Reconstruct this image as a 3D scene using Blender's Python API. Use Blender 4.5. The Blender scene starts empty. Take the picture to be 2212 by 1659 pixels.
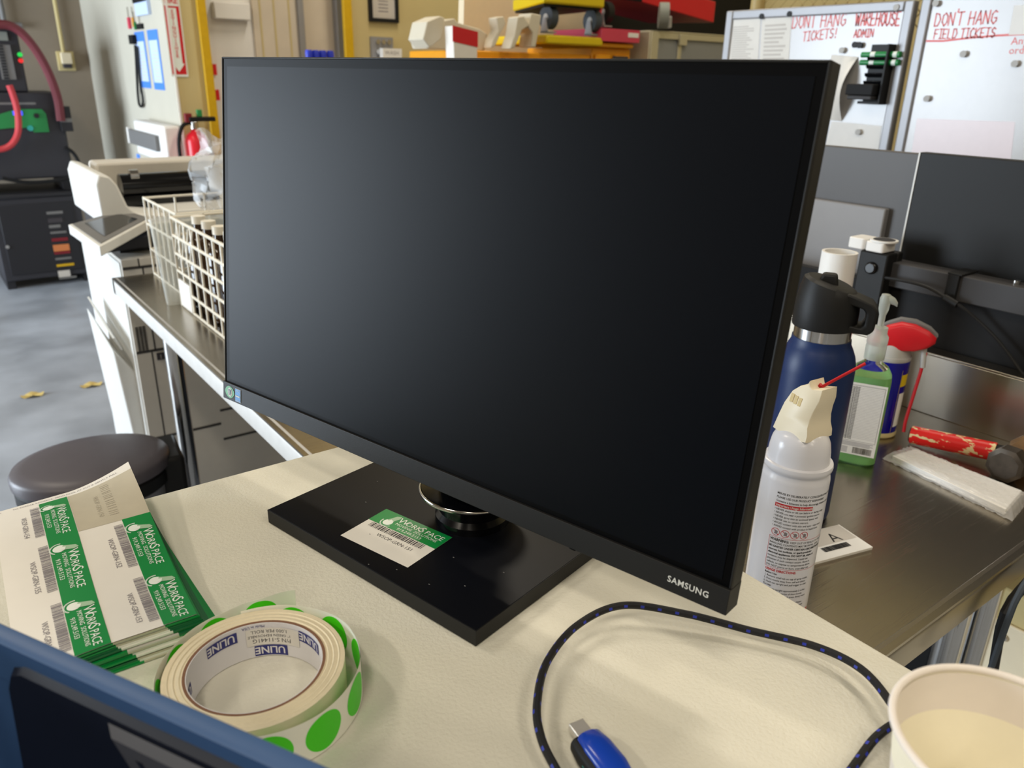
import bpy, bmesh, math, random
from mathutils import Vector, Matrix
random.seed(7)
SC = bpy.context.scene
COL = SC.collection
PI = math.pi

# ------------------------------------------------------------------ camera
F_PX, W_PX, H_PX = 1700.0, 2212, 1659
PITCH, ROLL, YAW = 0.37383, 0.02071, -0.64806      # room axes: +X along the steel counter end, +Y along its length
CAM = Vector((0, 0, 1.45))
def _rot():
    y, p, r = YAW, PITCH, ROLL
    az = lambda a: Vector((math.sin(a), 0, math.cos(a)))
    X, Y, Z = az(y + PI/2), az(y), Vector((0, -1, 0))
    M = Matrix(((X.x, Y.x, Z.x), (X.y, Y.y, Z.y), (X.z, Y.z, Z.z)))
    cp, sp, cr, sr = math.cos(p), math.sin(p), math.cos(r), math.sin(r)
    return Matrix(((cr, -sr, 0), (sr, cr, 0), (0, 0, 1))) @ Matrix(((1, 0, 0), (0, cp, -sp), (0, sp, cp))) @ M
RW = _rot()
cam_d = bpy.data.cameras.new('camera'); cam = bpy.data.objects.new('camera', cam_d); COL.objects.link(cam)
_m = Matrix((RW[0], -RW[1], -RW[2])).transposed().to_4x4(); _m.translation = CAM
cam.matrix_world = _m
cam_d.sensor_fit = 'HORIZONTAL'; cam_d.sensor_width = 36.0; cam_d.lens = F_PX / W_PX * 36.0
cam_d.clip_start = 0.02
cam_d.dof.use_dof = True; cam_d.dof.focus_distance = 0.66; cam_d.dof.aperture_fstop = 11.0
SC.camera = cam

# ------------------------------------------------------------------ light
SC.view_settings.view_transform = 'Standard'; SC.view_settings.look = 'None'
SC.view_settings.gamma = 1.0; SC.view_settings.use_curve_mapping = False
SC.view_settings.exposure = -0.52
wd = bpy.data.worlds.new('world'); SC.world = wd; wd.use_nodes = True
wd.node_tree.nodes['Background'].inputs[0].default_value = (0.85, 0.90, 1.0, 1)
wd.node_tree.nodes['Background'].inputs[1].default_value = 0.25
def area(name, loc, rot, sx, sy, power, color):
    d = bpy.data.lights.new(name, 'AREA'); d.shape = 'RECTANGLE'; d.size = sx; d.size_y = sy
    d.energy = power; d.color = color
    o = bpy.data.objects.new(name, d); COL.objects.link(o); o.location = loc; o.rotation_euler = rot
    return o
# daylight through the open loading door in the left wall (3 m wide, 2.7 m high)
area('daylight_loading_door', (-4.4, 5.15, 1.35), (0, -PI/2, 0), 2.6, 3.0, 760, (0.78, 0.89, 1.0))
# ceiling strip lamps; the last few are unseen, added as fill light
for (x, y, p) in ((-1.05, -0.8, 50), (2.2, 1.2, 50), (1.2, -1.8, 30), (-1.0, 3.2, 60), (2.6, 3.6, 66), (4.0, -0.6, 30), (-3.0, 0.3, 80), (-2.6, -2.8, 45), (0.4, -3.2, 30)):
    area('ceiling_and_fill_lamp', (x, y, 4.1), (0, 0, 0), 0.22, 1.2, p, (1.0, 0.90, 0.74))

# ------------------------------------------------------------------ helpers
def ray(px, py): return RW.transposed() @ Vector(((px - W_PX/2) / F_PX, (py - H_PX/2) / F_PX, 1))
def Z(px, py, z): v = ray(px, py); return CAM + v * ((z - CAM.z) / v.z)
def X(px, py, x): v = ray(px, py); return CAM + v * (x / v.x)
def Y(px, py, y): v = ray(px, py); return CAM + v * (y / v.y)
def lin(c): return tuple(((v/255)/12.92 if v/255 <= 0.04045 else ((v/255+0.055)/1.055)**2.4) for v in c)

def mat(name, rgb, rough=0.5, metal=0.0, spec=0.5, noise=0.0, nscale=40.0, bump=0.0, bscale=200.0, trans=0.0, alpha=1.0,
        emit=0.0, ior=1.45, coat=0.0, rnoise=0.0, stretch=(1, 1, 1)):
    m = bpy.data.materials.new(name); m.use_nodes = True
    nt = m.node_tree; b = nt.nodes['Principled BSDF']; c = lin(rgb) + (1,)
    b.inputs['Base Color'].default_value = c; b.inputs['Roughness'].default_value = rough
    b.inputs['Metallic'].default_value = metal; b.inputs['Specular IOR Level'].default_value = spec
    b.inputs['IOR'].default_value = ior; b.inputs['Transmission Weight'].default_value = trans
    b.inputs['Alpha'].default_value = alpha; b.inputs['Coat Weight'].default_value = coat
    if emit: b.inputs['Emission Color'].default_value = c; b.inputs['Emission Strength'].default_value = emit
    tc = nt.nodes.new('ShaderNodeTexCoord'); mp = nt.nodes.new('ShaderNodeMapping'); mp.inputs['Scale'].default_value = stretch
    nt.links.new(tc.outputs['Object'], mp.inputs[0])
    def nz(s, det=4):
        n = nt.nodes.new('ShaderNodeTexNoise'); n.inputs['Scale'].default_value = s; n.inputs['Detail'].default_value = det
        nt.links.new(mp.outputs[0], n.inputs['Vector']); return n
    n = nz(nscale)
    mx = nt.nodes.new('ShaderNodeMix'); mx.data_type = 'RGBA'; mx.blend_type = 'MULTIPLY'; mx.inputs[0].default_value = 1.0
    mx.inputs[6].default_value = c
    mr = nt.nodes.new('ShaderNodeMapRange'); mr.inputs[1].default_value = 0.3; mr.inputs[2].default_value = 0.7
    k = max(noise, 0.02); mr.inputs[3].default_value = 1 - k; mr.inputs[4].default_value = 1 + k*0.5
    nt.links.new(n.outputs['Fac'], mr.inputs[0]); nt.links.new(mr.outputs[0], mx.inputs[7]); nt.links.new(mx.outputs[2], b.inputs['Base Color'])
    if rnoise:
        r2 = nt.nodes.new('ShaderNodeMapRange'); r2.inputs[3].default_value = max(0, rough - rnoise); r2.inputs[4].default_value = rough + rnoise
        r2.inputs[1].default_value = 0.35; r2.inputs[2].default_value = 0.65
        nt.links.new(n.outputs['Fac'], r2.inputs[0]); nt.links.new(r2.outputs[0], b.inputs['Roughness'])
    if bump:
        nb = nz(bscale, 3); bp = nt.nodes.new('ShaderNodeBump'); bp.inputs['Strength'].default_value = bump; bp.inputs['Distance'].default_value = 0.001
        nt.links.new(nb.outputs['Fac'], bp.inputs['Height']); nt.links.new(bp.outputs[0], b.inputs['Normal'])
    return m

def scratched(m):
    """fine brushed scratches running in several directions"""
    nt = m.node_tree; b = nt.nodes['Principled BSDF']; tc = nt.nodes.new('ShaderNodeTexCoord'); prev = None
    for ang, st, sc, lo in ((35, 26, 14, .66), (62, 34, 20, .67), (-20, 22, 9, .68), (48, 60, 5, .64)):
        mp = nt.nodes.new('ShaderNodeMapping'); mp.inputs['Rotation'].default_value = (0, 0, math.radians(ang)); mp.inputs['Scale'].default_value = (1, st, 1)
        n = nt.nodes.new('ShaderNodeTexNoise'); n.inputs['Scale'].default_value = sc; n.inputs['Detail'].default_value = 2
        r = nt.nodes.new('ShaderNodeMapRange'); r.inputs[1].default_value = lo; r.inputs[2].default_value = lo + .05
        nt.links.new(tc.outputs['Object'], mp.inputs[0]); nt.links.new(mp.outputs[0], n.inputs['Vector']); nt.links.new(n.outputs['Fac'], r.inputs[0])
        if prev is None: prev = r.outputs[0]
        else:
            a = nt.nodes.new('ShaderNodeMath'); a.operation = 'MAXIMUM'; nt.links.new(prev, a.inputs[0]); nt.links.new(r.outputs[0], a.inputs[1]); prev = a.outputs[0]
    bp = nt.nodes.new('ShaderNodeBump'); bp.inputs['Strength'].default_value = .14; bp.inputs['Distance'].default_value = .0006
    nt.links.new(prev, bp.inputs['Height']); nt.links.new(bp.outputs[0], b.inputs['Normal'])

class MB:
    """collects shapes, given in world space (or in the frame M), into one mesh"""
    def __init__(s, M=None): s.bm = bmesh.new(); s.mats = []; s.M = M; s.fn = None
    def mi(s, m):
        if m not in s.mats: s.mats.append(m)
        return s.mats.index(m)
    def v(s, p):
        p = Vector(p)
        if s.fn: p = Vector(s.fn(p))
        if s.M: p = s.M @ p
        return s.bm.verts.new(p)
    def face(s, vs, i, smooth=True):
        try: f = s.bm.faces.new(vs)
        except ValueError: return
        f.material_index = i; f.smooth = smooth
    def poly(s, pts, m): s.face([s.v(p) for p in pts], s.mi(m))
    def hexa(s, p, m):          # 8 corners: bottom ring then top ring
        i = s.mi(m); v = [s.v(q) for q in p]
        for a in ((3, 2, 1, 0), (4, 5, 6, 7), (0, 1, 5, 4), (1, 2, 6, 5), (2, 3, 7, 6), (3, 0, 4, 7)): s.face([v[k] for k in a], i)
    def box(s, a, b, m):
        (x0, y0, z0), (x1, y1, z1) = a, b
        s.hexa([(x0, y0, z0), (x1, y0, z0), (x1, y1, z0), (x0, y1, z0), (x0, y0, z1), (x1, y0, z1), (x1, y1, z1), (x0, y1, z1)], m)
    def prism(s, pts, z0, z1, m):     # polygon in xy
        i = s.mi(m); n = len(pts)
        lo = [s.v((p[0], p[1], z0)) for p in pts]; hi = [s.v((p[0], p[1], z1)) for p in pts]
        s.face(hi, i); s.face(lo[::-1], i)
        for k in range(n): s.face([lo[k], lo[(k+1) % n], hi[(k+1) % n], hi[k]], i)
    def loft(s, rings, m, cap=True, closed=True):
        i = s.mi(m); R = [[s.v(p) for p in r] for r in rings]; n = len(R[0])
        for a, b in zip(R, R[1:]):
            for k in range(n if closed else n-1): s.face([a[k], a[(k+1) % n], b[(k+1) % n], b[k]], i)
        if cap and closed: s.face(R[0][::-1], i); s.face(R[-1], i)
    def lathe(s, prof, c, m, n=48, cap=True):     # prof [(r, z)], axis vertical through c
        s.loft([[(c[0] + r*math.cos(2*PI*k/n), c[1] + r*math.sin(2*PI*k/n), c[2] + z) for k in range(n)] for r, z in prof], m, cap)
    def cyl(s, p, q, r, m, r2=None, n=24):
        p, q = Vector(p), Vector(q); d = (q - p).normalized(); a = d.orthogonal().normalized(); b = d.cross(a)
        r2 = r if r2 is None else r2
        s.loft([[c + a*rr*math.cos(2*PI*k/n) + b*rr*math.sin(2*PI*k/n) for k in range(n)] for c, rr in ((p, r), (q, r2))], m)
    def tube(s, pts, r, m, n=10, fleck=None, fl=None):
        pts = [Vector(p) for p in pts]; R = []; a = None
        for k, p in enumerate(pts):
            d = (pts[min(k+1, len(pts)-1)] - pts[max(k-1, 0)]).normalized()
            a = d.orthogonal().normalized() if a is None else (a - d*a.dot(d)).normalized()
            b = d.cross(a); R.append([p + a*r*math.cos(2*PI*j/n) + b*r*math.sin(2*PI*j/n) for j in range(n)])
        if not fleck: s.loft(R, m); return
        i, j2 = s.mi(m), s.mi(fleck); V = [[s.v(p) for p in q] for q in R]
        for k in range(len(V)-1):
            for j in range(n): s.face([V[k][j], V[k][(j+1) % n], V[k+1][(j+1) % n], V[k+1][j]], j2 if fl(k, j) else i)
        s.face(V[0][::-1], i); s.face(V[-1], i)
    def ball(s, c, r, m, n=16, sq=(1, 1, 1)):
        rings = [[(c[0] + r*sq[0]*math.sin(t)*math.cos(2*PI*k/n), c[1] + r*sq[1]*math.sin(t)*math.sin(2*PI*k/n), c[2] - r*sq[2]*math.cos(t)) for k in range(n)]
                 for t in [PI*(j+0.02)/(n//2+0.04) for j in range(n//2+1)]]
        s.loft(rings, m)
    def text(s, txt, o, xd, yd, size, m, align='LEFT', bold=0.0, sx=1.0, space=1.0):
        """writes txt with its baseline at o, along xd, letters rising along yd"""
        cu = bpy.data.curves.new('t', 'FONT'); cu.body = txt; cu.size = 1; cu.align_x = align; cu.offset = bold; cu.space_character = space; cu.resolution_u = 2
        ob = bpy.data.objects.new('t', cu); COL.objects.link(ob)
        dg = bpy.context.evaluated_depsgraph_get(); me = ob.evaluated_get(dg).to_mesh()
        i = s.mi(m); o, xd, yd = Vector(o), Vector(xd), Vector(yd)
        V = [s.v(o + xd*(v.co.x*size*sx) + yd*(v.co.y*size)) for v in me.vertices]
        for p in me.polygons: s.face([V[k] for k in p.vertices], i, False)
        ob.evaluated_get(dg).to_mesh_clear(); bpy.data.objects.remove(ob); bpy.data.curves.remove(cu)
    def strokes(s, lines, o, xd, yd, size, w, m):
        """hand lettering: polylines in a unit cell, drawn as thin flat strokes"""
        o, xd, yd = Vector(o), Vector(xd).normalized(), Vector(yd).normalized()
        for L in lines:
            for a, b in zip(L, L[1:]):
                A = Vector((a[0]*size, a[1]*size)); B = Vector((b[0]*size, b[1]*size)); d = (B-A)
                if d.length < 1e-6: continue
                d.normalize(); n = Vector((-d.y, d.x))*w/2; A -= d*w*0.3; B += d*w*0.3
                s.poly([o + xd*q.x + yd*q.y for q in (A-n, B-n, B+n, A+n)], m)

OFF = {}
def _props(o, label, cat, group, kind):
    if label: o['label'] = label
    if cat: o['category'] = cat
    if group: o['group'] = group
    if kind: o['kind'] = kind
def thing(name, label, cat, loc, group=None):
    o = bpy.data.objects.new(name, None); COL.objects.link(o); o.location = loc; o.empty_display_size = 0.02
    OFF[o] = Vector(loc); _props(o, label, cat, group, None); return o
def build(name, mb, parent=None, label=None, bev=0.0, seg=2, sharp=35, loc=None, kind=None, normals=True):
    off = OFF[parent] if parent is not None else Vector(loc if loc else (0, 0, 0))
    if normals: bmesh.ops.recalc_face_normals(mb.bm, faces=mb.bm.faces[:])
    bmesh.ops.translate(mb.bm, vec=-off, verts=mb.bm.verts[:])
    me = bpy.data.meshes.new(name); mb.bm.to_mesh(me); mb.bm.free()
    for m in mb.mats: me.materials.append(m)
    o = bpy.data.objects.new(name, me); COL.objects.link(o)
    if parent is not None: o.parent = parent
    else: o.location = off
    OFF[o] = off
    if bev:
        b = o.modifiers.new('bevel', 'BEVEL'); b.width = bev; b.segments = seg; b.limit_method = 'ANGLE'; b.angle_limit = math.radians(40)
    me.set_sharp_from_angle(angle=math.radians(sharp))
    _props(o, label, None, None, kind); return o
def solo(name, mb, label, cat, loc, group=None, kind=None, **k):
    o = build(name, mb, None, loc=loc, **k); _props(o, label, cat, group, kind); return o
def struct(name, mb, **k):
    o = build(name, mb, **k); o['kind'] = 'structure'; return o

def smooth_path(pts, step=0.002):
    """Catmull-Rom through pts, resampled evenly"""
    P = [Vector(p) for p in pts]; P = [P[0]*2 - P[1]] + P + [P[-1]*2 - P[-2]]; D = []
    for i in range(1, len(P)-2):
        a, b, c, d = P[i-1:i+3]
        for k in range(40):
            t = k/40; D.append(0.5*((2*b) + (c-a)*t + (2*a-5*b+4*c-d)*t*t + (3*b-a-3*c+d)*t**3))
    D.append(P[-2]); out = [D[0]]; acc = 0
    for a, b in zip(D, D[1:]):
        L = (b-a).length
        while acc + L >= step and L > 1e-9:
            t = (step-acc)/L; a = a + (b-a)*t; out.append(a.copy()); L = (b-a).length; acc = 0
        acc += L
    return out

T, S = 1.105, 0.91        # heights of the white table and of the steel counter

# ------------------------------------------------------------------ materials
M = {}
def mk(k, *a, **kw): M[k] = mat(k, *a, **kw)
mk('laminate', (220, 217, 203), 0.42, spec=0.35, noise=0.05, nscale=18, bump=0.55, bscale=380)
mk('laminate_edge', (150, 140, 122), 0.5)
mk('steel', (170, 162, 150), 0.28, metal=1.0, noise=0.06, nscale=9)
mk('steel_top', (172, 163, 148), 0.26, metal=1.0, noise=0.05, nscale=7); scratched(M['steel_top'])
mk('steel_edge_lit', (196, 194, 190), 0.6, metal=0.45, noise=0.05)  # paler than the steel: daylight on the left edge put into its colour
mk('chrome', (205, 203, 200), 0.14, metal=1.0, noise=0.05)
mk('steel_dark', (120, 116, 110), 0.35, metal=1.0)
mk('black_plastic', (27, 27, 27), 0.5, spec=0.28, bump=0.05, bscale=900)
mk('black_gloss', (9, 10, 13), 0.16, spec=0.5)
mk('black_matte', (20, 20, 21), 0.65, spec=0.3)
mk('dark_grey', (62, 61, 62), 0.55, spec=0.3, noise=0.05, nscale=6)
mk('monitor_grey', (82, 80, 80), 0.5, noise=0.04, nscale=6)
mk('cover_grey', (142, 140, 140), 0.5)
mk('mid_grey', (112, 111, 110), 0.5, noise=0.03)
mk('light_grey', (176, 174, 170), 0.5)
mk('screen', (5, 7, 12), 0.4, spec=0.10)
mk('bezel_black', (4, 4, 5), 0.42, spec=0.08)
mk('stand_top', (9, 11, 18), 0.42, spec=0.16, noise=0.1, nscale=12)
mk('white', (232, 230, 226), 0.5)
mk('paper', (226, 222, 214), 0.6, noise=0.03, nscale=30)
mk('paper_grey', (196, 190, 182), 0.6)
mk('liner', (188, 180, 160), 0.4, noise=0.05, nscale=60)
mk('ink', (58, 54, 58), 0.6)
mk('ink_soft', (130, 124, 128), 0.6)
mk('ghost_ink', (172, 164, 146), 0.5)
mk('black_ink', (28, 26, 26), 0.6)
mk('green_print', (8, 132, 62), 0.3, noise=0.03)
mk('green_dark', (22, 96, 56), 0.4)
mk('logo_white', (228, 234, 226), 0.4)
mk('logo_grey', (160, 190, 160), 0.4)
mk('red', (206, 26, 36), 0.35)
mk('red_print', (200, 30, 40), 0.4)
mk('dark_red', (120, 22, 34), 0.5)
mk('pink_red', (205, 62, 88), 0.45)
mk('yellow', (212, 186, 10), 0.45)
mk('safety_yellow', (206, 164, 8), 0.5, noise=0.06)
mk('amber', (226, 152, 12), 0.42)
mk('dot_green', (74, 222, 24), 0.4)
mk('roll_paper', (228, 216, 186), 0.5, noise=0.05, nscale=300, stretch=(1, 1, 12))
mk('roll_strip', (252, 252, 240), 0.35)
mk('kraft', (128, 92, 70), 0.8)
mk('core_white', (226, 224, 226), 0.5)
mk('navy_print', (44, 48, 120), 0.5)
mk('navy_bottle', (15, 38, 82), 0.42, spec=0.4, bump=0.06, bscale=1500)
mk('bin_blue', (56, 86, 130), 0.45, noise=0.05, nscale=30)
mk('bin_inside', (18, 22, 36), 0.45)  # navy that puts the shade of the far inner wall into colour
mk('bin_rib', (70, 72, 80), 0.5)
mk('slot', (214, 190, 130), 0.5)
mk('cream', (238, 226, 198), 0.42)
mk('can_white', (226, 226, 232), 0.22, spec=0.5)
mk('cap_red', (196, 18, 30), 0.42)
mk('can_blue', (14, 14, 128), 0.18, spec=0.5)
mk('clear', (240, 245, 240), 0.08, trans=1.0, ior=1.35)
mk('clear_film', (238, 238, 238), 0.1, alpha=0.34)
mk('frosted', (216, 220, 212), 0.35, trans=0.6, ior=1.2)
mk('gel', (168, 226, 146), 0.2, trans=0.35, ior=1.2)
mk('cup_in', (252, 246, 224), 0.45, noise=0.03)
mk('cup_out', (236, 228, 220), 0.4)
mk('cup_print', (150, 90, 80), 0.5)
mk('braid', (16, 16, 20), 0.55, bump=0.6, bscale=2500)
mk('braid_blue', (38, 54, 170), 0.5)
mk('plug_blue', (26, 66, 176), 0.22, spec=0.5)
mk('teal', (50, 160, 150), 0.4)
mk('gold_tip', (240, 236, 230), 0.38, metal=0.7)
mk('hammer_red', (200, 22, 18), 0.4)
mk('wood_tan', (206, 180, 130), 0.7)
mk('iron', (84, 76, 68), 0.45, metal=0.7, noise=0.25, nscale=60)
mk('rust', (120, 92, 60), 0.6, metal=0.4, noise=0.2, nscale=80)
mk('board', (192, 191, 192), 0.2, spec=0.5)
mk('alu', (150, 150, 153), 0.45, metal=0.4)
mk('marker_red', (232, 110, 108), 0.5)
mk('marker_green', (18, 128, 64), 0.35)
mk('smear_pink', (226, 212, 216), 0.3)
mk('floor_concrete', (158, 165, 176), 0.38, spec=0.5, noise=0.35, nscale=2.2, rnoise=0.1)
mk('wall_beige', (198, 181, 130), 0.8, noise=0.03, nscale=3)
mk('wall_brown', (136, 124, 108), 0.85, noise=0.12, nscale=2.5)
mk('wall_white', (188, 183, 168), 0.7, noise=0.04, nscale=4)
mk('wall_plain', (150, 140, 122), 0.85)
mk('ceiling_brown', (112, 102, 88), 0.9)
mk('door_grey', (228, 226, 222), 0.5, noise=0.05, nscale=5)
mk('door_beige', (206, 194, 176), 0.6, noise=0.06, nscale=6)
mk('poster_blue', (72, 132, 224), 0.5)
mk('poster_light', (190, 208, 238), 0.5)
mk('copier_white', (222, 222, 218), 0.42)
mk('copier_grey', (204, 199, 189), 0.5)
mk('copier_shadow', (60, 58, 56), 0.6)
mk('machine', (44, 44, 50), 0.5, noise=0.06, nscale=5)
mk('machine_dark', (30, 30, 35), 0.5)
mk('machine_green', (40, 132, 72), 0.4)
mk('led_blue', (70, 90, 255), 0.4, emit=1.2)
mk('led_green', (40, 200, 80), 0.4, emit=0.8)
mk('led_red', (220, 40, 40), 0.4, emit=0.8)
mk('hose_red', (190, 60, 66), 0.4)
mk('hose_dark_red', (104, 40, 48), 0.5)
mk('orange_print', (200, 120, 70), 0.5)
mk('lid_grey', (84, 80, 86), 0.42, noise=0.06, nscale=14)
mk('foam', (206, 198, 178), 0.7)
mk('tan_board', (228, 214, 184), 0.8)
mk('case_grey', (136, 138, 138), 0.5)
mk('case_alu', (190, 184, 160), 0.4, metal=0.4)
mk('rubber', (58, 66, 74), 0.6)
mk('rubber_grey', (134, 138, 130), 0.6)
mk('leaf', (196, 176, 110), 0.7)
mk('blue_cap', (40, 60, 200), 0.35)
mk('wire_tan', (170, 148, 96), 0.5)
mk('bag', (232, 236, 240), 0.25, alpha=0.45)
mk('acrylic', (235, 240, 236), 0.1, alpha=0.35)
mk('crate_white', (232, 226, 210), 0.35)
mk('bottle_brown', (52, 34, 18), 0.12, spec=0.5)
mk('sticker_green', (60, 146, 88), 0.4)
mk('sticker_blue', (40, 122, 188), 0.4)
mk('sticker_dark', (38, 60, 90), 0.4)
mk('extinguisher_red', (206, 24, 40), 0.3)
mk('silver_letter', (206, 206, 200), 0.35)
mk('samp_grey', (186, 186, 180), 0.5)

# ================================================================== the building
YB, YF, XP = 5.0, 7.35, 1.33          # back wall, far wall, white partition wall
xw0, xw1 = -4.5, 4.8
m = MB(); m.box((xw0-.2, -4.2, -.1), (xw1+.2, YF+.2, 0), M['floor_concrete']); struct('floor', m)
m = MB(); m.box((xw0-.2, -4.2, 4.6), (xw1+.2, YF+.2, 4.7), M['ceiling_brown']); struct('ceiling', m)
m = MB(); m.box((xw0-.2, -4.2, 0), (xw1+.2, -4.0, 4.6), M['wall_plain']); struct('wall_front', m)
m = MB(); m.box((xw1, -4.0, 0), (xw1+.2, YF+.2, 4.6), M['wall_beige']); struct('wall_right', m)
m = MB()                                # left wall with the open loading door
m.box((xw0-.2, -4.0, 0), (xw0, 3.6, 4.6), M['wall_plain']); m.box((xw0-.2, 6.7, 0), (xw0, YF+.2, 4.6), M['wall_plain'])
m.box((xw0-.2, 3.6, 2.75), (xw0, 6.7, 4.6), M['wall_plain']); struct('wall_left', m)
m = MB(); m.box((xw0, YF, 0), (XP+.14, YF+.2, 4.6), M['wall_brown'])
struct('wall_far', m)
m = MB(); m.box((XP, YB, 0), (XP+.14, YF, 4.6), M['wall_white']); struct('wall_partition', m)
pa, pb = Y(430, 80, YB).x, Y(449, 80, YB).x        # first yellow post
pc, pd = Y(741, 80, YB).x, Y(759, 80, YB).x        # second yellow post
m = MB(); m.box((XP+.14, YB, 0), (pa, YB+.14, 4.6), M['wall_beige']); m.box((pd, YB, 0), (xw1, YB+.14, 4.6), M['wall_beige'])
m.box((pa, YB, 2.7), (pd, YB+.14, 4.6), M['wall_beige'])
struct('wall_back', m)
m = MB(); m.box((XP, YB-.004, 0), (XP+.141, YB-.0005, 4.6), M['wall_beige']); struct('trim_5', m)
m = MB(); m.box((XP, YB-.012, 0), (XP+.012, YB-.0045, 4.6), M['white']); struct('trim_6', m)
m = MB(); m.box((pa, YB-.03, 0), (pb, YB+.0, 2.7), M['safety_yellow']); struct('trim_1', m, bev=.004)
m = MB(); m.box((pc, YB-.03, 0), (pd, YB+.0, 2.7), M['safety_yellow']); struct('trim_2', m, bev=.004)
yd = YB + .16
q = lambda p: Y(p, 60, yd).x
m = MB(); m.box((q(440), yd, 0), (q(546), yd+.05, 2.7), M['door_grey']); d1 = struct('door_1', m)
a = Y(465, 40, yd-.06); b = Y(540, 8, yd-.06)
m = MB(); m.box((a.x, yd-.06, a.z), (b.x, yd, b.z), M['door_grey']); build('door_closer', m, d1, bev=.006)
m = MB(); h = X; p1 = Y(457, 150, yd-.05); p2 = Y(467, 205, yd-.05)
m.cyl((p1.x, yd-.05, p1.z), (p1.x, yd-.05, p2.z), .018, M['white'])
for zz in (p1.z, p2.z): m.cyl((p1.x, yd-.05, zz-.03), (p1.x, yd-.05, zz+.03), .03, M['red'])
build('push_bar', m, d1, label='white push bar with red ends')
m = MB(); m.box((q(546), yd-.02, 0), (q(640), yd+.05, 2.7), M['door_beige'])
for k in (560, 590, 622): m.box((q(k), yd-.024, 0), (q(k)+.01, yd-.0195, 2.7), M['wall_beige'])
struct('trim_3', m)
m = MB(); m.box((q(652), yd+.01, 0), (q(722), yd+.05, 2.7), M['door_beige']); d2 = struct('door_2', m)
m = MB(); m.box((q(640), yd-.05, 0), (q(652), yd+.05, 2.7), M['alu']); m.box((q(722), yd-.05, 0), (q(738), yd+.05, 2.7), M['alu'])
struct('trim_4', m, bev=.004)

# ================================================================== white table
t = thing('worktable', 'white laminate worktable with a pebbled top under the large black monitor', 'table', (0.0, 0.2, 0))
m = MB(); m.box((-.85, -.3, T-.028), (.445, .661, T), M['laminate']); build('tabletop', m, t, bev=.0012)
for x in (-.8, .345):
    for y in (-.25, .58):
        m = MB(); m.box((x, y, 0), (x+.04, y+.04, T-.028), M['light_grey']); build('leg', m, t, bev=.003)

# ================================================================== steel counter
t = thing('steel_counter', 'long stainless steel work counter with round legs and low backsplash beside the white table', 'counter', (.85, 1.3, 0))
m = MB(); m.box((.393, .282, S-.004), (1.352, 2.352, S), M['steel_top']); build('countertop', m, t)
m = MB()
def roll_edge(p, q, inward, mt_='steel'):
    """rolled rim: a flat face 42 mm tall with a rounded shoulder"""
    p, q, n = Vector(p), Vector(q), Vector(inward)
    prof = [(0.012, 0.0006), (0.005, -.0004), (.0015, -.004), (0, -.009), (0, -.040), (.004, -.043), (.02, -.043), (.02, -.005)]
    m.loft([[e + n*a + Vector((0, 0, b)) for a, b in prof] for e in (p, q)], M[mt_])
roll_edge((.393, .282, S), (.393, 2.352, S), (1, 0, 0), 'steel_edge_lit'); roll_edge((.393, .282, S), (1.352, .282, S), (0, 1, 0)); roll_edge((.393, 2.352, S), (1.352, 2.352, S), (0, -1, 0))
build('rolled_edge', m, t)
m = MB(); m.box((1.35, .282, S), (1.354, 2.352, S+.105), M['steel']); m.box((1.35, .282, S+.105), (1.385, 2.352, S+.109), M['steel'])
build('backsplash', m, t, bev=.001)
LEGS = [(.425, X(372, 745, .425).y), (.425, .35), (1.105, .335), (1.3, 2.28), (1.040, .345)]
for x, y in LEGS:
    m = MB(); m.cyl((x, y, .03), (x, y, S-.01), .0195, M['chrome'], n=32); m.cyl((x, y, 0), (x, y, .03), .024, M['steel_dark'], n=24); build('leg', m, t)

# ================================================================== the large monitor
k = .84
BL = Vector((.212, .761, -.309)) * (.504/.54) + Vector((0, 0, 1.45)); Wm, Hm = .504, .504*.5958
my, mt = -1.30952, .1165
U = Vector((math.cos(my), math.sin(my), 0)); N0 = Vector((math.sin(my), -math.cos(my), 0)); UP = Vector((0, 0, 1))*math.cos(mt) - N0*math.sin(mt)
BK = -(N0*math.cos(mt) + Vector((0, 0, 1))*math.sin(mt))
FM = Matrix((U, BK, UP)).transposed().to_4x4(); FM.translation = BL
mon = thing('computer_monitor', 'large black desktop monitor with blank screen standing on the white table', 'monitor', (.30, .46, T))
ch = .0165
m = MB(FM); m.box((0, .0016, ch-.001), (Wm, .0155, Hm), M['black_plastic'])
# thin front rim around the glass
for a, b in (((0, 0, ch), (.0016, .002, Hm)), ((Wm-.0016, 0, ch), (Wm, .002, Hm)), ((0, 0, Hm-.0016), (Wm, .002, Hm))): m.box(a, b, M['black_plastic'])
build('housing', m, mon, bev=.0007)
m = MB(FM); m.box((.0016, .0008, ch), (Wm-.0016, .0016, Hm-.0016), M['bezel_black']); build('bezel', m, mon)
m = MB(FM); m.box((.0075, .0005, ch+.0035), (Wm-.0065, .0012, Hm-.0075), M['screen']); build('screen', m, mon)
m = MB(FM); m.box((-.0004, -.0014, 0), (Wm+.0002, .0155, ch), M['black_plastic'])
m.box((.395, -.0018, -.0004), (.400, .0005, .0004), M['bezel_black']); build('chin', m, mon, bev=.0008)
m = MB(FM)
m.text('SAMSUNG', (Wm-.0250, -.0016, .0064), (1, 0, 0), (0, 0, 1), .0056, M['silver_letter'], 'CENTER', bold=.014, sx=.98, space=1.10); build('lettering', m, mon, normals=False, label='silver maker lettering')
m = MB(FM)                                                    # eye-shaped green seal
ey = [(.0105 + .0073*math.cos(a)*(1 if abs(math.cos(a)) < .9 else 1.0), -.0017, .0082 + .0057*math.sin(a)*abs(math.sin(a))**.25) for a in [2*PI*j/40 for j in range(40)]]
m.poly(ey, M['sticker_green'])
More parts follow.
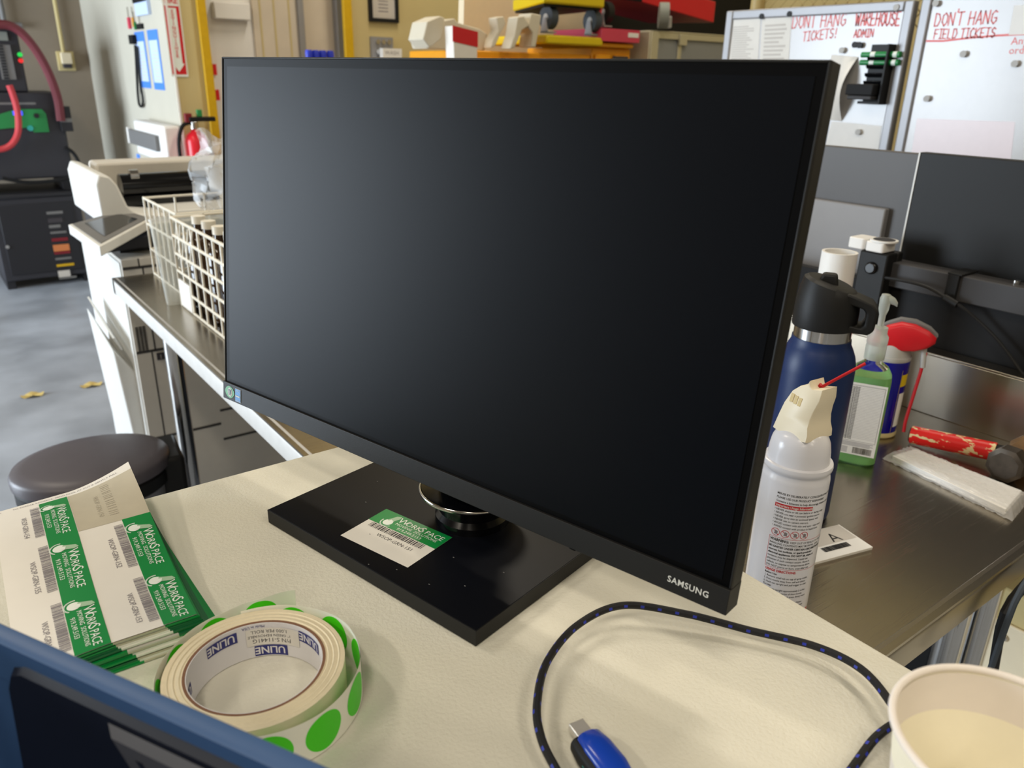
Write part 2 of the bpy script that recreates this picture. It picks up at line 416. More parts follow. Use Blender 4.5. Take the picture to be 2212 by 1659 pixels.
m.poly([(.0112 + .0036*math.cos(a), -.0019, .0082 + .0044*math.sin(a)) for a in [2*PI*j/32 for j in range(32)]], M['samp_grey'])
m.box((.0092, -.0022, .0068), (.0132, -.0020, .0108), M['sticker_dark'])
for j in range(3): m.box((.0100, -.0024, .0076+.0010*j), (.0124, -.0023, .0080+.0010*j), M['samp_grey'])
m.box((.0092, -.0022, .0056), (.0132, -.0021, .0062), M['ink_soft'])
build('eye_care_sticker', m, mon, label='green eye shaped sticker')
m = MB(FM); m.box((.0196, -.0018, .0018), (.0282, -.0015, .0142), M['samp_grey']); m.box((.0199, -.0020, .0021), (.0279, -.0018, .0139), M['sticker_blue'])
arc = [(.0239 + .0034*math.cos(a), .0098 + .0026*math.sin(a)) for a in [PI*j/10 for j in range(11)]]
for p, r in zip(arc, arc[1:]): m.poly([(p[0], -.0022, p[1]), (r[0], -.0022, r[1]), (r[0], -.0022, r[1]+.0004), (p[0], -.0022, p[1]+.0004)], M['samp_grey'])
m.box((.0205, -.0023, .0066), (.0272, -.0021, .0080), M['samp_grey']); m.box((.0205, -.0023, .0030), (.0272, -.0021, .0033), M['samp_grey'])
build('energy_sticker', m, mon, label='blue energy rating sticker')
m = MB(FM); m.box((.10, .0155, .05), (.404, .035, .23), M['black_plastic']); build('rear_cover', m, mon, bev=.01)
# stand: flat plate, round pillar with a bright collar
e = Vector((.234, -.972, 0)).normalized(); bk = Vector((.972, .234, 0)).normalized(); b0 = Vector((.179, .562, T))
BM = Matrix((e, bk, Vector((0, 0, 1)))).transposed().to_4x4(); BM.translation = b0
m = MB(BM); m.box((0, 0, .001), (.2285, .186, .0128), M['black_plastic']); m.box((.0006, .0006, .0128), (.2279, .1854, .0131), M['stand_top'])
for x, y in ((.12, .003), (.14, .012), (.09, .03), (.05, .06), (.16, .05), (.19, .03), (.2, .06), (.03, .09), (.17, .015)):
    m.box((x, y, .0131), (x+.0012, y+.0007, .0134), M['mid_grey'])
build('stand_base', m, mon, bev=.0009)
pil = Vector((.309, .457, T+.0131))
m = MB(); m.lathe([(.030, 0), (.030, .006), (.027, .010), (.026, .10)], pil, M['black_gloss'], 48); build('stand_pillar', m, mon)
m = MB(); m.loft([[(pil.x + (.0415+.0011*math.cos(b))*math.cos(a), pil.y + (.0415+.0011*math.cos(b))*math.sin(a), pil.z + .028 + .0016*math.sin(b)) for b in [2*PI*j/10 for j in range(10)]]
               for a in [2*PI*j/72 for j in range(73)]], M['chrome'], cap=False)
build('collar_ring', m, mon, label='bright chrome ring around the stand pillar')
m = MB(); m.lathe([(.029, .022), (.0405, .0265), (.0405, .0295), (.026, .031)], pil, M['black_gloss'], 64); build('collar', m, mon)

# ---- printing on the removable asset labels (unit: metres; x along the text, y up)
BARS = []
_r = random.Random(3); x = 0
while x < .0555:
    w = _r.choice((.0005, .0005, .0009, .0013)); BARS.append((x, w)); x += w + _r.choice((.0005, .0006, .001))
def print_label(m, num, w=.070, h=.050, band=.0200, lift=.0001, dull=False, base=True):
    ink = M['ink_soft'] if dull else M['ink']; l = lift
    def rect(x0, y0, x1, y1, z, mt_, nx=36, ny=12):
        i = m.mi(mt_); V = [[m.v((x0+(x1-x0)*a/nx, y0+(y1-y0)*b/ny, z)) for a in range(nx+1)] for b in range(ny+1)]
        for b in range(ny):
            for a in range(nx): m.face([V[b][a], V[b][a+1], V[b+1][a+1], V[b+1][a]], i)
    if base: rect(0, 0, w, h, l, M['paper'])
    rect(0, h-band, w, h, 2*l, M['green_print'])
    for x, bw in BARS: rect(.006+x, h-band-.0068, .006+x+bw, h-band-.0006, 2*l, ink, 1, 4)
    m.text(num, (.021, h-band-.0135, 2*l), (1, 0, 0), (0, 1, 0), .0052, ink)
    Lg, Lw = M['logo_grey'], M['logo_white']
    y0 = h-band
    bulb = [(.0155 + .0042*math.cos(a), y0+.0058+.0042*math.sin(a)) for a in [2*PI*j/28 for j in range(28)]]
    m.poly([(a, b, 3*l) for a, b in bulb], Lw)
    m.poly([(.0128, y0+.0085, 3.4*l), (.0178, y0+.0068, 3.4*l), (.0205, y0+.0150, 3.4*l), (.0195, y0+.0180, 3.4*l), (.0160, y0+.0165, 3.4*l)], Lg)
    m.poly([(.0142, y0+.0072, 3.8*l), (.0178, y0+.0062, 3.8*l), (.0186, y0+.0092, 3.8*l), (.0152, y0+.0102, 3.8*l)], Lw)
    for a0, rr in ((.0, .0055), (.0, .0061)):
        A = [PI*(.92 + .9*j/12) for j in range(13)]
        for p, r in zip(A, A[1:]):
            P = lambda t, R: (.0155 + R*math.cos(t), y0+.0058 + R*math.sin(t), 3.2*l)
            m.poly([P(p, rr), P(p, rr+.0004), P(r, rr+.0004), P(r, rr)], Lw)
    m.text('W', (.0205, y0+.0106, 3*l), (1, 0, 0), (0, 1, 0), .0098, Lw); m.text('ORK', (.0287, y0+.0106, 3*l), (1, 0, 0), (0, 1, 0), .0076, Lw)
    m.text('S', (.0430, y0+.0106, 3*l), (1, 0, 0), (0, 1, 0), .0098, Lw); m.text('PACE', (.0488, y0+.0106, 3*l), (1, 0, 0), (0, 1, 0), .0076, Lw)
    m.text('MOVING  SOLUTIONS', (.0220, y0+.0066, 3*l), (1, 0, 0), (0, 1, 0), .0042, Lw, sx=1.02)
    m.text('919.249.5153', (.0275, y0+.0020, 3*l), (1, 0, 0), (0, 1, 0), .0044, Lw, sx=1.05)
lx = Vector((.021, -.067, 0)).normalized(); ly = Vector((.067, .021, 0)).normalized()
LM = Matrix((lx, ly, Vector((0, 0, 1)))).transposed().to_4x4(); LM.translation = Vector((.2105, .4925, T+.0132))
m = MB(LM); print_label(m, 'WSOP-GRN-151'); build('asset_label', m, mon, label='white and green asset label with barcode', normals=False)

# ================================================================== pad of label sheets
pad = thing('label_pad', 'thick pad of white and green barcode label sheets at the table corner', 'label pad', (.06, .55, T))
TH = .021
vdir = Vector((-.0429, -1, 0)).normalized(); udir = Vector((1, -.0429, 0)).normalized(); p0 = Vector((.0505, .662, T))
def sheet(p):           # p.x across (-.05..05), p.y down the sheet (0 .. .21), p.z height above the sheet
    u, v, h = p
    far = max(0, (.085 - v)/.1); rgt = max(0, (u+.0)/.05)
    z = TH + .0035*math.sin(v*26+.4) - .004*far*far + .016*far**1.6*rgt**1.5 - .003*max(0, -u/.05)
    return p0 + udir*u + vdir*v + Vector((0, 0, z + h))
def grid_sheet(m, u0, v0, u1, v1, h, mt_, nu, nv):
    i = m.mi(mt_); V = [[m.v((u0+(u1-u0)*a/nu, v0+(v1-v0)*b/nv, h)) for a in range(nu+1)] for b in range(nv+1)]
    for b in range(nv):
        for a in range(nu): m.face([V[b][a], V[b+1][a], V[b+1][a+1], V[b][a+1]], i)
m = MB(); m.fn = sheet
grid_sheet(m, -.05, -.012, .05, .21, 0, M['paper'], 60, 130)
grid_sheet(m, .0005, .0, .05, .07, .00015, M['liner'], 30, 42)
m.fn = None
def lab_map(u0, v0):     # label frame: text runs down the sheet, label top towards +u
    return lambda p: sheet(Vector((u0 + p.y, v0 + p.x, p.z)))
rows = [(-.05, 0, 'WSOP-GRN-154'), (-.05, .07, 'WSOP-GRN-155'), (-.05, .14, 'WSOP-GRN-156'), (0, .07, 'WSOP-GRN-152'), (0, .14, 'WSOP-GRN-153')]
for u0, v0, num in rows:
    m.fn = lab_map(u0, v0); print_label(m, num, dull=True, base=False, lift=.0002)
m.fn = lab_map(.0, .0)
for x, bw in BARS[::2]:
    m.poly([(.006+x, .0235, .0003), (.006+x+bw, .0235, .0003), (.006+x+bw, .030, .0003), (.006+x, .030, .0003)], M['ghost_ink'])
m.text('WSOP-GRN-150', (.021, .0165, .0003), (1, 0, 0), (0, 1, 0), .0052, M['ghost_ink'])
m.fn = sheet
m.text('TO EXPOSE ADHESIVE, BEND PACK AT CUT & GENTLY PULL', (-.038, -.0045, .0002), (1, 0, 0), (0, -1, 0), .0034, M['ink_soft'], sx=.84)
m.text('1', (-.047, -.0045, .0002), (1, 0, 0), (0, -1, 0), .0034, M['ink_soft'])
build('top_sheet', m, pad, normals=False)
m = MB(); rr = random.Random(5)
tint = {'w': [M['paper'], M['paper_grey'], M['liner']], 'g': [M['green_print'], M['green_dark'], M['green_print']]}
NL = 15
for j in range(NL):                       # bundles of sheets, fanned a little to the right at the near end
    f = 1 - (j+1)/NL; z1 = -TH*j/NL*0 
    h0, h1 = -TH*(1-.0)*(f + 1/NL)*.97, -TH*f*.97
    du = .016*f + rr.uniform(-.001, .001); dv = .004*f + rr.uniform(-.0012, .0012)
    for a, b, c in ((-.05, -.02, 'w'), (-.02, 0, 'g'), (0, .03, 'w'), (.03, .05, 'g')):
        mt_ = rr.choice(tint[c]); nv = 44; nu = 4; rings = []
        for kx in range(nv+1):
            v = -.011 + .2212*kx/nv; tt = kx/nv
            def pt(u, h):
                q_ = sheet(Vector((u, v + dv*tt, 0))) + udir*(du*tt)
                q_.z = max(T + .0003, T + (q_.z - T - .0007)*(1 + h/TH)); return q_
            us = [a + (b-a)*g/nu for g in range(nu+1)]
            rings.append([pt(u, h0) for u in us] + [pt(u, h1) for u in us[::-1]])
        m.loft(rings, mt_)
build('sheet_stack', m, pad, kind='stuff', sharp=20)

# ================================================================== roll of dot stickers
rc = Vector((.1035, .3765, T + .0003)); RW_ = .0254
roll = thing('sticker_roll', 'roll of green dot stickers with a loose tail lying on the white table', 'sticker roll', rc)
m = MB(); m.lathe([(.0380, 0), (.0380, RW_), (.0396, RW_), (.0396, 0), (.0380, 0)], rc, M['kraft'], 72, cap=False); build('core', m, roll)
m = MB(); m.lathe([(.0374, .0002), (.0374, RW_-.0002), (.0379, RW_-.0002), (.0379, .0002), (.0374, .0002)], rc, M['core_white'], 72, cap=False)
def inside(th0, zb): # x runs towards growing angle, y runs downwards (printing stands upside down)
    return lambda p: (rc.x + (.0372-p.z)*math.cos(th0 + p.x/.0374), rc.y + (.0372-p.z)*math.sin(th0 + p.x/.0374), rc.z + zb - p.y)
tl = math.radians(34)
def rect_in(x0, y0, x1, y1, z, mt_):
    n = 8
    for a in range(n):
        xa, xb = x0+(x1-x0)*a/n, x0+(x1-x0)*(a+1)/n
        m.poly([(xa, y0, z), (xb, y0, z), (xb, y1, z), (xa, y1, z)], mt_)
for deg, zb in ((88, .0215), (-4, .0215), (42, .0075), (150, .0150), (205, .02), (270, .02)):
    m.fn = inside(math.radians(deg), zb); rect_in(0, -.0012, .0205, .0064, .0001, M['navy_print'])
    m.text('ULINE', (.0014, 0, .0002), (1, 0, 0), (0, 1, 0), .0073, M['core_white'], bold=.02, sx=.95)
m.fn = inside(math.radians(62), .0247); m.text('Made in USA', (0, 0.0006, .0001), (1, 0, 0), (0, 1, 0), .0026, M['navy_print'])
m.fn = inside(tl, .0212); rect_in(-.004, -.0006, .030, .0118, .0002, M['paper'])
m.text('P/N S-11441G', (.002, .0072, .0003), (1, 0, 0), (0, 1, 0), .0042, M['ink']); m.text('1" GREEN REMOVABLE', (.002, .0042, .0003), (1, 0, 0), (0, 1, 0), .0027, M['ink']); m.text('1,000 PER ROLL', (.004, .0006, .0003), (1, 0, 0), (0, 1, 0), .0034, M['ink'])
m.fn = None; build('core_liner', m, roll, normals=False, label='white core liner with blue printing')
m = MB(); rings = []
prof = [(.0396, 0), (.0396, RW_)] + [(.0396 + .0108*j/14 + .0001, RW_ - (.0003 if j % 2 else 0) - .0002*math.sin(j*1.7)) for j in range(1, 14)] + [(.0506, RW_-.0003), (.0506, 0), (.0396, 0)]
m.lathe(prof, rc, M['roll_paper'], 96, cap=False); build('wound_stickers', m, roll)
keys = [(80, .0510), (40, .0535), (0, .0578), (-37, .0600), (-75, .0600), (-127, .0560), (-180, .0535), (-230, .0535), (-270, .0555), (-292, .0600), (-311, .0690)]
def rho(d):
    for (a, r), (b, s_) in zip(keys, keys[1:]):
        if b <= d <= a: t_ = (a-d)/(a-b); t_ = t_*t_*(3-2*t_)*.5 + t_*.5; return r + (s_-r)*t_
    return keys[-1][1]
path = [Vector((rc.x + rho(d)*math.cos(math.radians(d)), rc.y + rho(d)*math.sin(math.radians(d)), 0)) for d in [80 - j*1.0 for j in range(392)]]
cum = [0]
for a, b in zip(path, path[1:]): cum.append(cum[-1] + (b-a).length)
def along(s_):
    for j in range(len(cum)-1):
        if cum[j+1] >= s_: break
    t_ = (s_-cum[j])/max(cum[j+1]-cum[j], 1e-9); p = path[j].lerp(path[j+1], t_); d = (path[j+1]-path[j]).normalized()
    return p, Vector((-d.y, d.x, 0))*1.0
def strip(p):
    c_, n_ = along(min(max(p.x, 0), cum[-1]-1e-6)); return c_ + n_*p.z + Vector((0, 0, rc.z + .0002 + p.y))
m = MB(); i = m.mi(M['roll_strip']); n = 260; Ls = cum[-1]
for side in (-.00012, .00012):
    V = [[m.v(strip(Vector((Ls*a/n, y_, side)))) for y_ in (0, RW_+.0012)] for a in range(n+1)]
    for a in range(n): m.face([V[a][0], V[a+1][0], V[a+1][1], V[a][1]], i)
strip_o = build('loose_strip', m, roll, normals=False)
nd = int(Ls/.0302)
for j in range(nd):
    s0 = Ls - .0235 - j*.0302
    if s0 < .013: break
    m = MB(); m.fn = strip
    for zz, mk_ in ((.0003, 'dot_green'), (-.0003, 'dot_green')):
        i = m.mi(M[mk_]); R = .0119
        C0 = [[m.v((s0 + R*rr_*math.cos(a), (RW_+.0012)/2 + R*rr_*math.sin(a), zz)) for a in [2*PI*g/36 for g in range(36)]] for rr_ in (.001, .25, .5, .75, 1)]
        for ra, rb in zip(C0, C0[1:]):
            for g in range(36): m.face([ra[g], ra[(g+1) % 36], rb[(g+1) % 36], rb[g]], i)
    m.fn = None
    d_ = build('dot_sticker', m, strip_o, normals=False)

# ================================================================== blue bin in the foreground
bx = Vector((.474, -.881, 0)).normalized(); by = Vector((-.881, -.474, 0)).normalized()
bo = Vector((-.0190, .3850, T))
NM = Matrix((bx, by, Vector((0, 0, 1)))).transposed().to_4x4(); NM.translation = bo
bn = thing('plastic_bin', 'blue plastic open bin with dark inside in the near left corner', 'bin', bo + Vector((.05, -.05, 0)))
Lb, Wb, Hb = .285, .125, .115
def rrect(x0, y0, x1, y1, r, z, n=6):
    out = []
    for cx_, cy_, a0 in ((x1-r, y1-r, 0), (x0+r, y1-r, 90), (x0+r, y0+r, 180), (x1-r, y0+r, 270)):
        out += [(cx_ + r*math.cos(math.radians(a0+90*j/n)), cy_ + r*math.sin(math.radians(a0+90*j/n)), z) for j in range(n+1)]
    return out
m = MB(NM)
m.loft([rrect(.012, .012, Lb-.012, Wb-.012, .012, .001), rrect(.004, .004, Lb-.004, Wb-.004, .016, Hb-.012)], M['bin_blue'], cap=False)
build('outer_wall', m, bn)
m = MB(NM)
m.loft([rrect(.015, .015, Lb-.015, Wb-.015, .022, .004), rrect(.0085, .0085, Lb-.0085, Wb-.0085, .024, Hb-.011)], M['bin_blue'], cap=False)
m.poly(rrect(.015, .015, Lb-.015, Wb-.015, .022, .004), M['bin_blue']); build('inner_wall', m, bn)
m = MB(NM)  # added panel, not a real liner: the far wall's shade painted navy
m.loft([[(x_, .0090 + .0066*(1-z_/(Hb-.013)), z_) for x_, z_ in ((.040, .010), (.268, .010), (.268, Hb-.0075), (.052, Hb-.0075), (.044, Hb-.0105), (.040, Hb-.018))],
        [(x_, .0125 + .0066*(1-z_/(Hb-.013)), z_) for x_, z_ in ((.043, .010), (.265, .010), (.265, Hb-.0095), (.053, Hb-.0095), (.046, Hb-.0125), (.043, Hb-.020))]], M['bin_inside']); build('liner', m, bn, label='dark navy painted shade panel inside')
m = MB(NM)
rp = [(.0, -.014), (-.0012, -.003), (.0012, .0), (.0065, 0), (.0086, -.0016), (.0100, -.0200), (.004, -.0200)]
m.loft([rrect(o_, o_, Lb-o_, Wb-o_, .018, Hb+h_) for o_, h_ in rp] + [rrect(.002, .002, Lb-.002, Wb-.002, .018, Hb-.0145)], M['bin_blue'], cap=False); build('rim', m, bn)
m = MB(NM)
wy = lambda z_, d_: .0128 + d_ + .0066*(1-z_/(Hb-.013))
m.loft([[(.105, wy(Hb-.012, 0), Hb-.012), (.262, wy(Hb-.012, 0), Hb-.012), (.262, wy(.015, 0), .015), (.175, wy(.015, 0), .015)],
        [(.110, wy(Hb-.015, .003), Hb-.015), (.258, wy(Hb-.015, .003), Hb-.015), (.258, wy(.018, .003), .018), (.180, wy(.018, .003), .018)]], M['bin_rib'])
m.loft([[(.122, wy(Hb-.020, .003), Hb-.020), (.126, wy(Hb-.020, .003), Hb-.020), (.196, wy(.018, .003), .018), (.190, wy(.018, .003), .018)],
        [(.123, wy(Hb-.020, .0034), Hb-.020), (.125, wy(Hb-.020, .0034), Hb-.020), (.195, wy(.018, .0034), .018), (.191, wy(.018, .0034), .018)]], M['bin_inside'])
build('rib', m, bn, label='grey raised rib panel')

# ================================================================== braided cable with blue plug
pts = [Z(1330, 1900, T+.006), Z(1262, 1760, T+.006), Z(1200, 1659, T+.008), Z(1168, 1590, T+.010), Z(1160, 1520, T+.012), Z(1182, 1430, T+.012), Z(1248, 1350, T+.012), Z(1345, 1308, T+.013),
       Z(1480, 1326, T+.011), Z(1620, 1362, T+.008), Z(1760, 1396, T+.009), Z(1860, 1445, T+.012), Z(1925, 1520, T+.014), Z(1958, 1590, T+.011), Z(1952, 1640, T+.006), Z(1910, 1700, T+.004), Z(1880, 1760, T+.0035)]
cable = thing('braided_cable', 'black and blue braided cable looped on the white table', 'cable', Z(1345, 1308, T))
m = MB(); fl = lambda k_, j: (k_ % 9 in (0, 1) and j in (0, 4)) or (k_ % 9 in (4, 5) and j in (2, 6))
m.tube(smooth_path(pts, .0013), .0025, M['braid'], 9, M['braid_blue'], fl)
pts2 = [Z(1770, 1760, T+.004), Z(1845, 1655, T+.004), Z(1895, 1590, T+.007), Z(1945, 1562, T+.007), Z(1990, 1590, T+.004), Z(2010, 1660, T+.003)]
m.tube(smooth_path(pts2, .0013), .0025, M['braid'], 9, M['braid_blue'], fl); build('sleeve', m, cable)
pa_, pb_ = Z(1243, 1568, T+.008), Z(1345, 1690, T+.0105)
d = (pb_-pa_); d.z = 0.0; d.normalize(); w_ = d.cross(Vector((0, 0, 1))); PM = Matrix((d, -w_, Vector((0, 0, 1)))).transposed().to_4x4(); PM.translation = Vector((pa_.x, pa_.y, T+.001))
def sec(x, hw, z0, z1, pw=2.6, n=20):
    c_, h_ = (z0+z1)/2, (z1-z0)/2; f_ = lambda v_: math.copysign(abs(v_)**(2/pw), v_)
    return [(x, hw*f_(math.cos(2*PI*j/n)), c_ + h_*f_(math.sin(2*PI*j/n))) for j in range(n)]
m = MB(PM); m.loft([sec(.011, .0062, .0045, .0135), sec(.013, .0078, .003, .0150), sec(.022, .0090, .002, .0165), sec(.036, .0092, .002, .0165), sec(.045, .0075, .003, .015), sec(.047, .006, .004, .013)], M['plug_blue'])
plug = build('plug', m, cable, label='blue cable plug with metal tip')
sd = 1 if PM.to_3x3() @ Vector((0, 1, 0)) @ Vector((-.8, .6, 0)) > 0 else -1; sh_ = lambda R_: [(a, b + sd*.0052, c) for a, b, c in R_]
m = MB(PM); m.loft([sh_(sec(.011, .0050, .0015, .0120)), sh_(sec(.020, .0066, .0005, .0130)), sh_(sec(.036, .0068, .0005, .0130)), sh_(sec(.044, .0055, .002, .011))], M['black_plastic']); build('plug_shell', m, plug, label='black plug shell with teal mark')
m = MB(PM); m.box((0, -.0048, .0062), (.0125, .0048, .0108), M['gold_tip']); build('metal_tip', m, plug, bev=.0006)
m = MB(PM); m.loft([[(.026 + k_*.0055*math.cos(a), sd*(.0108 + .0012*(1-k_)), .0075 + k_*.0018*math.sin(a)) for a in [2*PI*j/20 for j in range(20)]] for k_ in (1, .7, .05)], M['teal']); build('status_mark', m, plug, label='small teal mark')

# ================================================================== paper cup
cc = Z(2184, 1606, 1.2145); c0 = Vector((cc.x, cc.y, T))
cup = thing('paper_cup', 'empty white paper cup with printed outside at the near right table edge', 'cup', c0)
R0, R1, hC = .0285, .0418, .1095
m = MB(); m.lathe([(R0, .001), (R0+.0005, .002), (R1-.0012, hC-.002)], c0, M['cup_out'], 72, cap=False); build('cup_body', m, cup)
m = MB(); m.lathe([(.0004, .006), (R0-.0009, .006), (R1-.0006, hC-.0005)], c0, M['cup_in'], 72, cap=False); build('inside', m, cup, label='cream coloured cup inside')
m = MB(); m.loft([[(c0.x + (R1+.0016*math.cos(b))*math.cos(a), c0.y + (R1+.0016*math.cos(b))*math.sin(a), T + hC + .0016*math.sin(b)) for b in [2*PI*j/10 for j in range(10)]] for a in [2*PI*j/90 for j in range(91)]], M['cup_out'], cap=False)
build('rolled_rim', m, cup)
m = MB()
for j in range(26):
    a = math.radians(150 + rr.uniform(0, 150)); z_ = rr.uniform(.03, .092); w2 = rr.uniform(.02, .06); h2 = rr.uniform(.003, .009)
    def P(a_, z_): r_ = R0 + (R1-R0)*z_/hC + .0003; return (c0.x + r_*math.cos(a_), c0.y + r_*math.sin(a_), T+z_)
    m.poly([P(a, z_), P(a+w2*.6, z_-.001), P(a+w2, z_+h2), P(a+w2*.4, z_+h2*.8)], M['cup_print'])
build('printed_pattern', m, cup, normals=False)

# ================================================================== things on the steel counter
def frame_to_cam(c):          # right / up axes of something that faces the aisle at c
    v = Vector((c[0], c[1], 0)).normalized(); return Vector((v.y, -v.x, 0)), v
# ---- spray duster
dc = Vector((.6495, .3865, S))
can = thing('air_duster', 'white air duster spray can with cream trigger cap and red straw', 'spray can', dc)
m = MB(); m.lathe([(.0295, .0002), (.0325, .002), (.0333, .005), (.0325, .008), (.0328, .011), (.0328, .176), (.0322, .180), (.0310, .183), (.0312, .185), (.0330, .187), (.0336, .190), (.0330, .193), (.0312, .194)], dc, M['can_white'], 72); build('can_body', m, can)
m = MB(); m.lathe([(.0312, .1930), (.0300, .1918), (.0295, .196), (.0288, .205), (.0272, .214), (.0240, .221), (.0180, .2255), (.012, .227)], dc, M['can_white'], 64); build('can_dome', m, can)
rt, fw = frame_to_cam(dc)
cr_ = math.radians(36); cxx = rt*math.cos(cr_) - fw*math.sin(cr_); cyy = fw*math.cos(cr_) + rt*math.sin(cr_)
CM = Matrix((cxx, cyy, Vector((0, 0, 1)))).transposed().to_4x4(); CM.translation = dc + Vector((0, 0, .2225)); CM = CM @ Matrix.Diagonal((.80, .78, .90, 1))
m = MB(CM)
pr = [(-.0265, 0), (-.0232, .016), (-.0195, .031), (-.0125, .046), (-.004, .0535), (.006, .0575), (.0075, .0625), (.0095, .0570), (.0130, .0545), (.0270, .0580), (.0268, .046), (.0232, .034), (.0215, .024), (.0218, .014), (.0245, .006), (.0245, -.001), (.008, -.004), (-.012, -.003)]
sl = []
for d_, sc in ((-1, .95), (-.96, .985), (-.88, 1), (.88, 1), (.96, .985), (1, .95)):
    sl.append([((x_-.002)*sc+.002, d_*max(.013, .0245 - .19*max(z_, 0)), (z_-.025)*(.5+.5*sc)+.025) for x_, z_ in pr])
m.loft(sl, M['cream']); cap_ = build('trigger_cap', m, can, sharp=50)
m = MB(CM)
for q_ in range(3):
    x0 = -.0125 + q_*.0058; ys_ = -.0172
    za = .0345 - q_*.0008
    m.hexa([(x0, -.0186, za), (x0+.0044, -.0186, za), (x0+.0044, -.012, za), (x0, -.012, za), (x0+.0008, -.0170, za+.009), (x0+.0052, -.0170, za+.009), (x0+.0052, -.010, za+.009), (x0+.0008, -.010, za+.009)], M['slot'])
build('grip_slots', m, cap_)
m = MB(CM); m.cyl((.010, .001, .052), (.0135, .001, .058), .0022, M['cap_red']); m.cyl((.0145, .001, .0555), (.0435, .034, .0850), .0017, M['cap_red'], n=14); build('straw', m, can, label='red plastic straw')
def wrap(c, r, th0, zt): return lambda p: (c.x + (r+p.z)*math.cos(th0 + p.x/r), c.y + (r+p.z)*math.sin(th0 + p.x/r), c.z + zt + p.y)
m = MB(); m.fn = wrap(dc, .0329, math.radians(187), .1660)
def blk(x0, y0, x1, y1, mt_, z=.00005):
    n = max(1, int((x1-x0)/.003))
    for a in range(n): m.poly([(x0+(x1-x0)*a/n, y0, z), (x0+(x1-x0)*(a+1)/n, y0, z), (x0+(x1-x0)*(a+1)/n, y1, z), (x0+(x1-x0)*a/n, y1, z)], mt_)
def ln(tx, x, y, s_=.0031, mt_='black_ink', bold=0.0): m.text(tx, (x, y, .0001), (1, 0, 0), (0, 1, 0), s_, M[mt_], bold=bold, sx=.86)
ln('MISUSE BY DELIBERATELY CONCENTRATING AND INHALING', 0, 0, bold=.012); ln('PLEASE USE OUR PRODUCT RESPONSIBLY', 0, -.0041, bold=.012); ln('Contains a bitterant to help discourage inhalant abuse', 0, -.0082, bold=.012)
blk(-.0005, -.0138, .036, -.0097, M['red_print']); ln('Important Usage Information', .0005, -.0129, .0037, 'paper', .02)
y_ = -.0172
for tx in ('\u2022 NEVER shake or tilt can before or during usage', '\u2022 NEVER use near a potential ignition source', '\u2022 NEVER spray into an enclosed space, wait', '\u2022 NEVER use on camera mirrors.', '\u2022 AVOID contact with skin and eyes - may cause', '\u2022 AVOID contact with product in liquid form'):
    ln(tx, -.0003, y_, .0030, bold=.006); y_ -= .0037
for q_ in range(4):
    cx_ = .0042 + q_*.0092; cy_ = y_ - .0022
    A = [2*PI*j/28 for j in range(29)]
    for a, b in zip(A, A[1:]):
        m.poly([(cx_+.0037*math.cos(a), cy_+.0037*math.sin(a), .0001), (cx_+.0042*math.cos(a), cy_+.0042*math.sin(a), .0001), (cx_+.0042*math.cos(b), cy_+.0042*math.sin(b), .0001), (cx_+.0037*math.cos(b), cy_+.0037*math.sin(b), .0001)], M['red_print'])
    m.poly([(cx_-.0012, cy_-.0022, .00008), (cx_+.0018, cy_-.0022, .00008), (cx_+.0022, cy_+.0012, .00008), (cx_-.0004, cy_+.0022, .00008)], M['ink_soft'])
    m.poly([(cx_-.0028, cy_+.0024, .00012), (cx_-.0024, cy_+.0028, .00012), (cx_+.0028, cy_-.0024, .00012), (cx_+.0024, cy_-.0028, .00012)], M['red_print'])
y_ -= .0078; yt = y_ + .0002
y_ -= .0042; ln('WARNING:', .0, y_, .0042, bold=.03); ln('KEEP OUT OF REACH OF CHILDREN.', .0195, y_, .0031)
for j, tx in enumerate(('INHALING CONTENTS MAY BE FATAL. CAN', 'BE IGNITED UNDER CERTAIN CIRCUMSTANCES', 'sources, hot surfaces, or spark-producing', 'electrical appliances. DO NOT tilt, shake or', 'contents may be dispersed. Liquid can', 'physician if such contact occurs. Store in', 'vehicle, or expose to temperatures above', 'DO NOT pierce or burn, even after use.')):
    y_ -= .0037; ln(tx, 0, y_, .0031, bold=.03 if 1 <= j <= 3 else .008)
yb_ = y_ - .0014
for a in ((-.0012, yb_, .058, yb_+.0003), (-.0012, yt-.0003, .058, yt), (-.0012, yb_, -.0009, yt)): blk(*a, M['red_print'])
y_ -= .0054; ln('USAGE DIRECTIONS:', 0, y_, .0038, 'red_print', .03)
for tx in ('Before Use:', '1. Remove small tab on top of spray nozzle', '2. Point nozzle away from self and others.', '3. Hold can upright and pull trigger to clear', 'To Use:', '1. Hold can upright approximately 2 inches', '2. Pull trigger in a series of short bursts.', '3. To clean hard-to-reach areas, firmly insert', 'FIRST AID:', '\u2022 Medical Emergencies Call 911 or Poison', '\u2022 Inhalation: Immediately move to well vent', '\u2022 Eye contact: Immediately flush with water', '\u2022 Skin contact: Immediately rinse with warm'):
    y_ -= .0036; ln(tx, 0, y_, .0030, bold=.02 if tx[-1] == ':' else .006)
blk(-.001, y_-.0060, .058, y_-.0014, M['red_print']); ln('Public Safety Announcement', .020, y_-.0048, .0036, 'paper', .02)
for tx in ('misuse by deliberately concentrating and', 'use our product responsibly. To learn', '        www.inhalant.org'):
    y_ -= .0037; ln(tx, 0, y_-.0060, .0030)
blk(-.001, y_-.0082, .058, y_-.0079, M['red_print']); ln('          Trusted', .004, y_-.0135, .0028, 'ink_soft')
m.fn = None; build('warning_text', m, can, normals=False, label='black and red warning print')

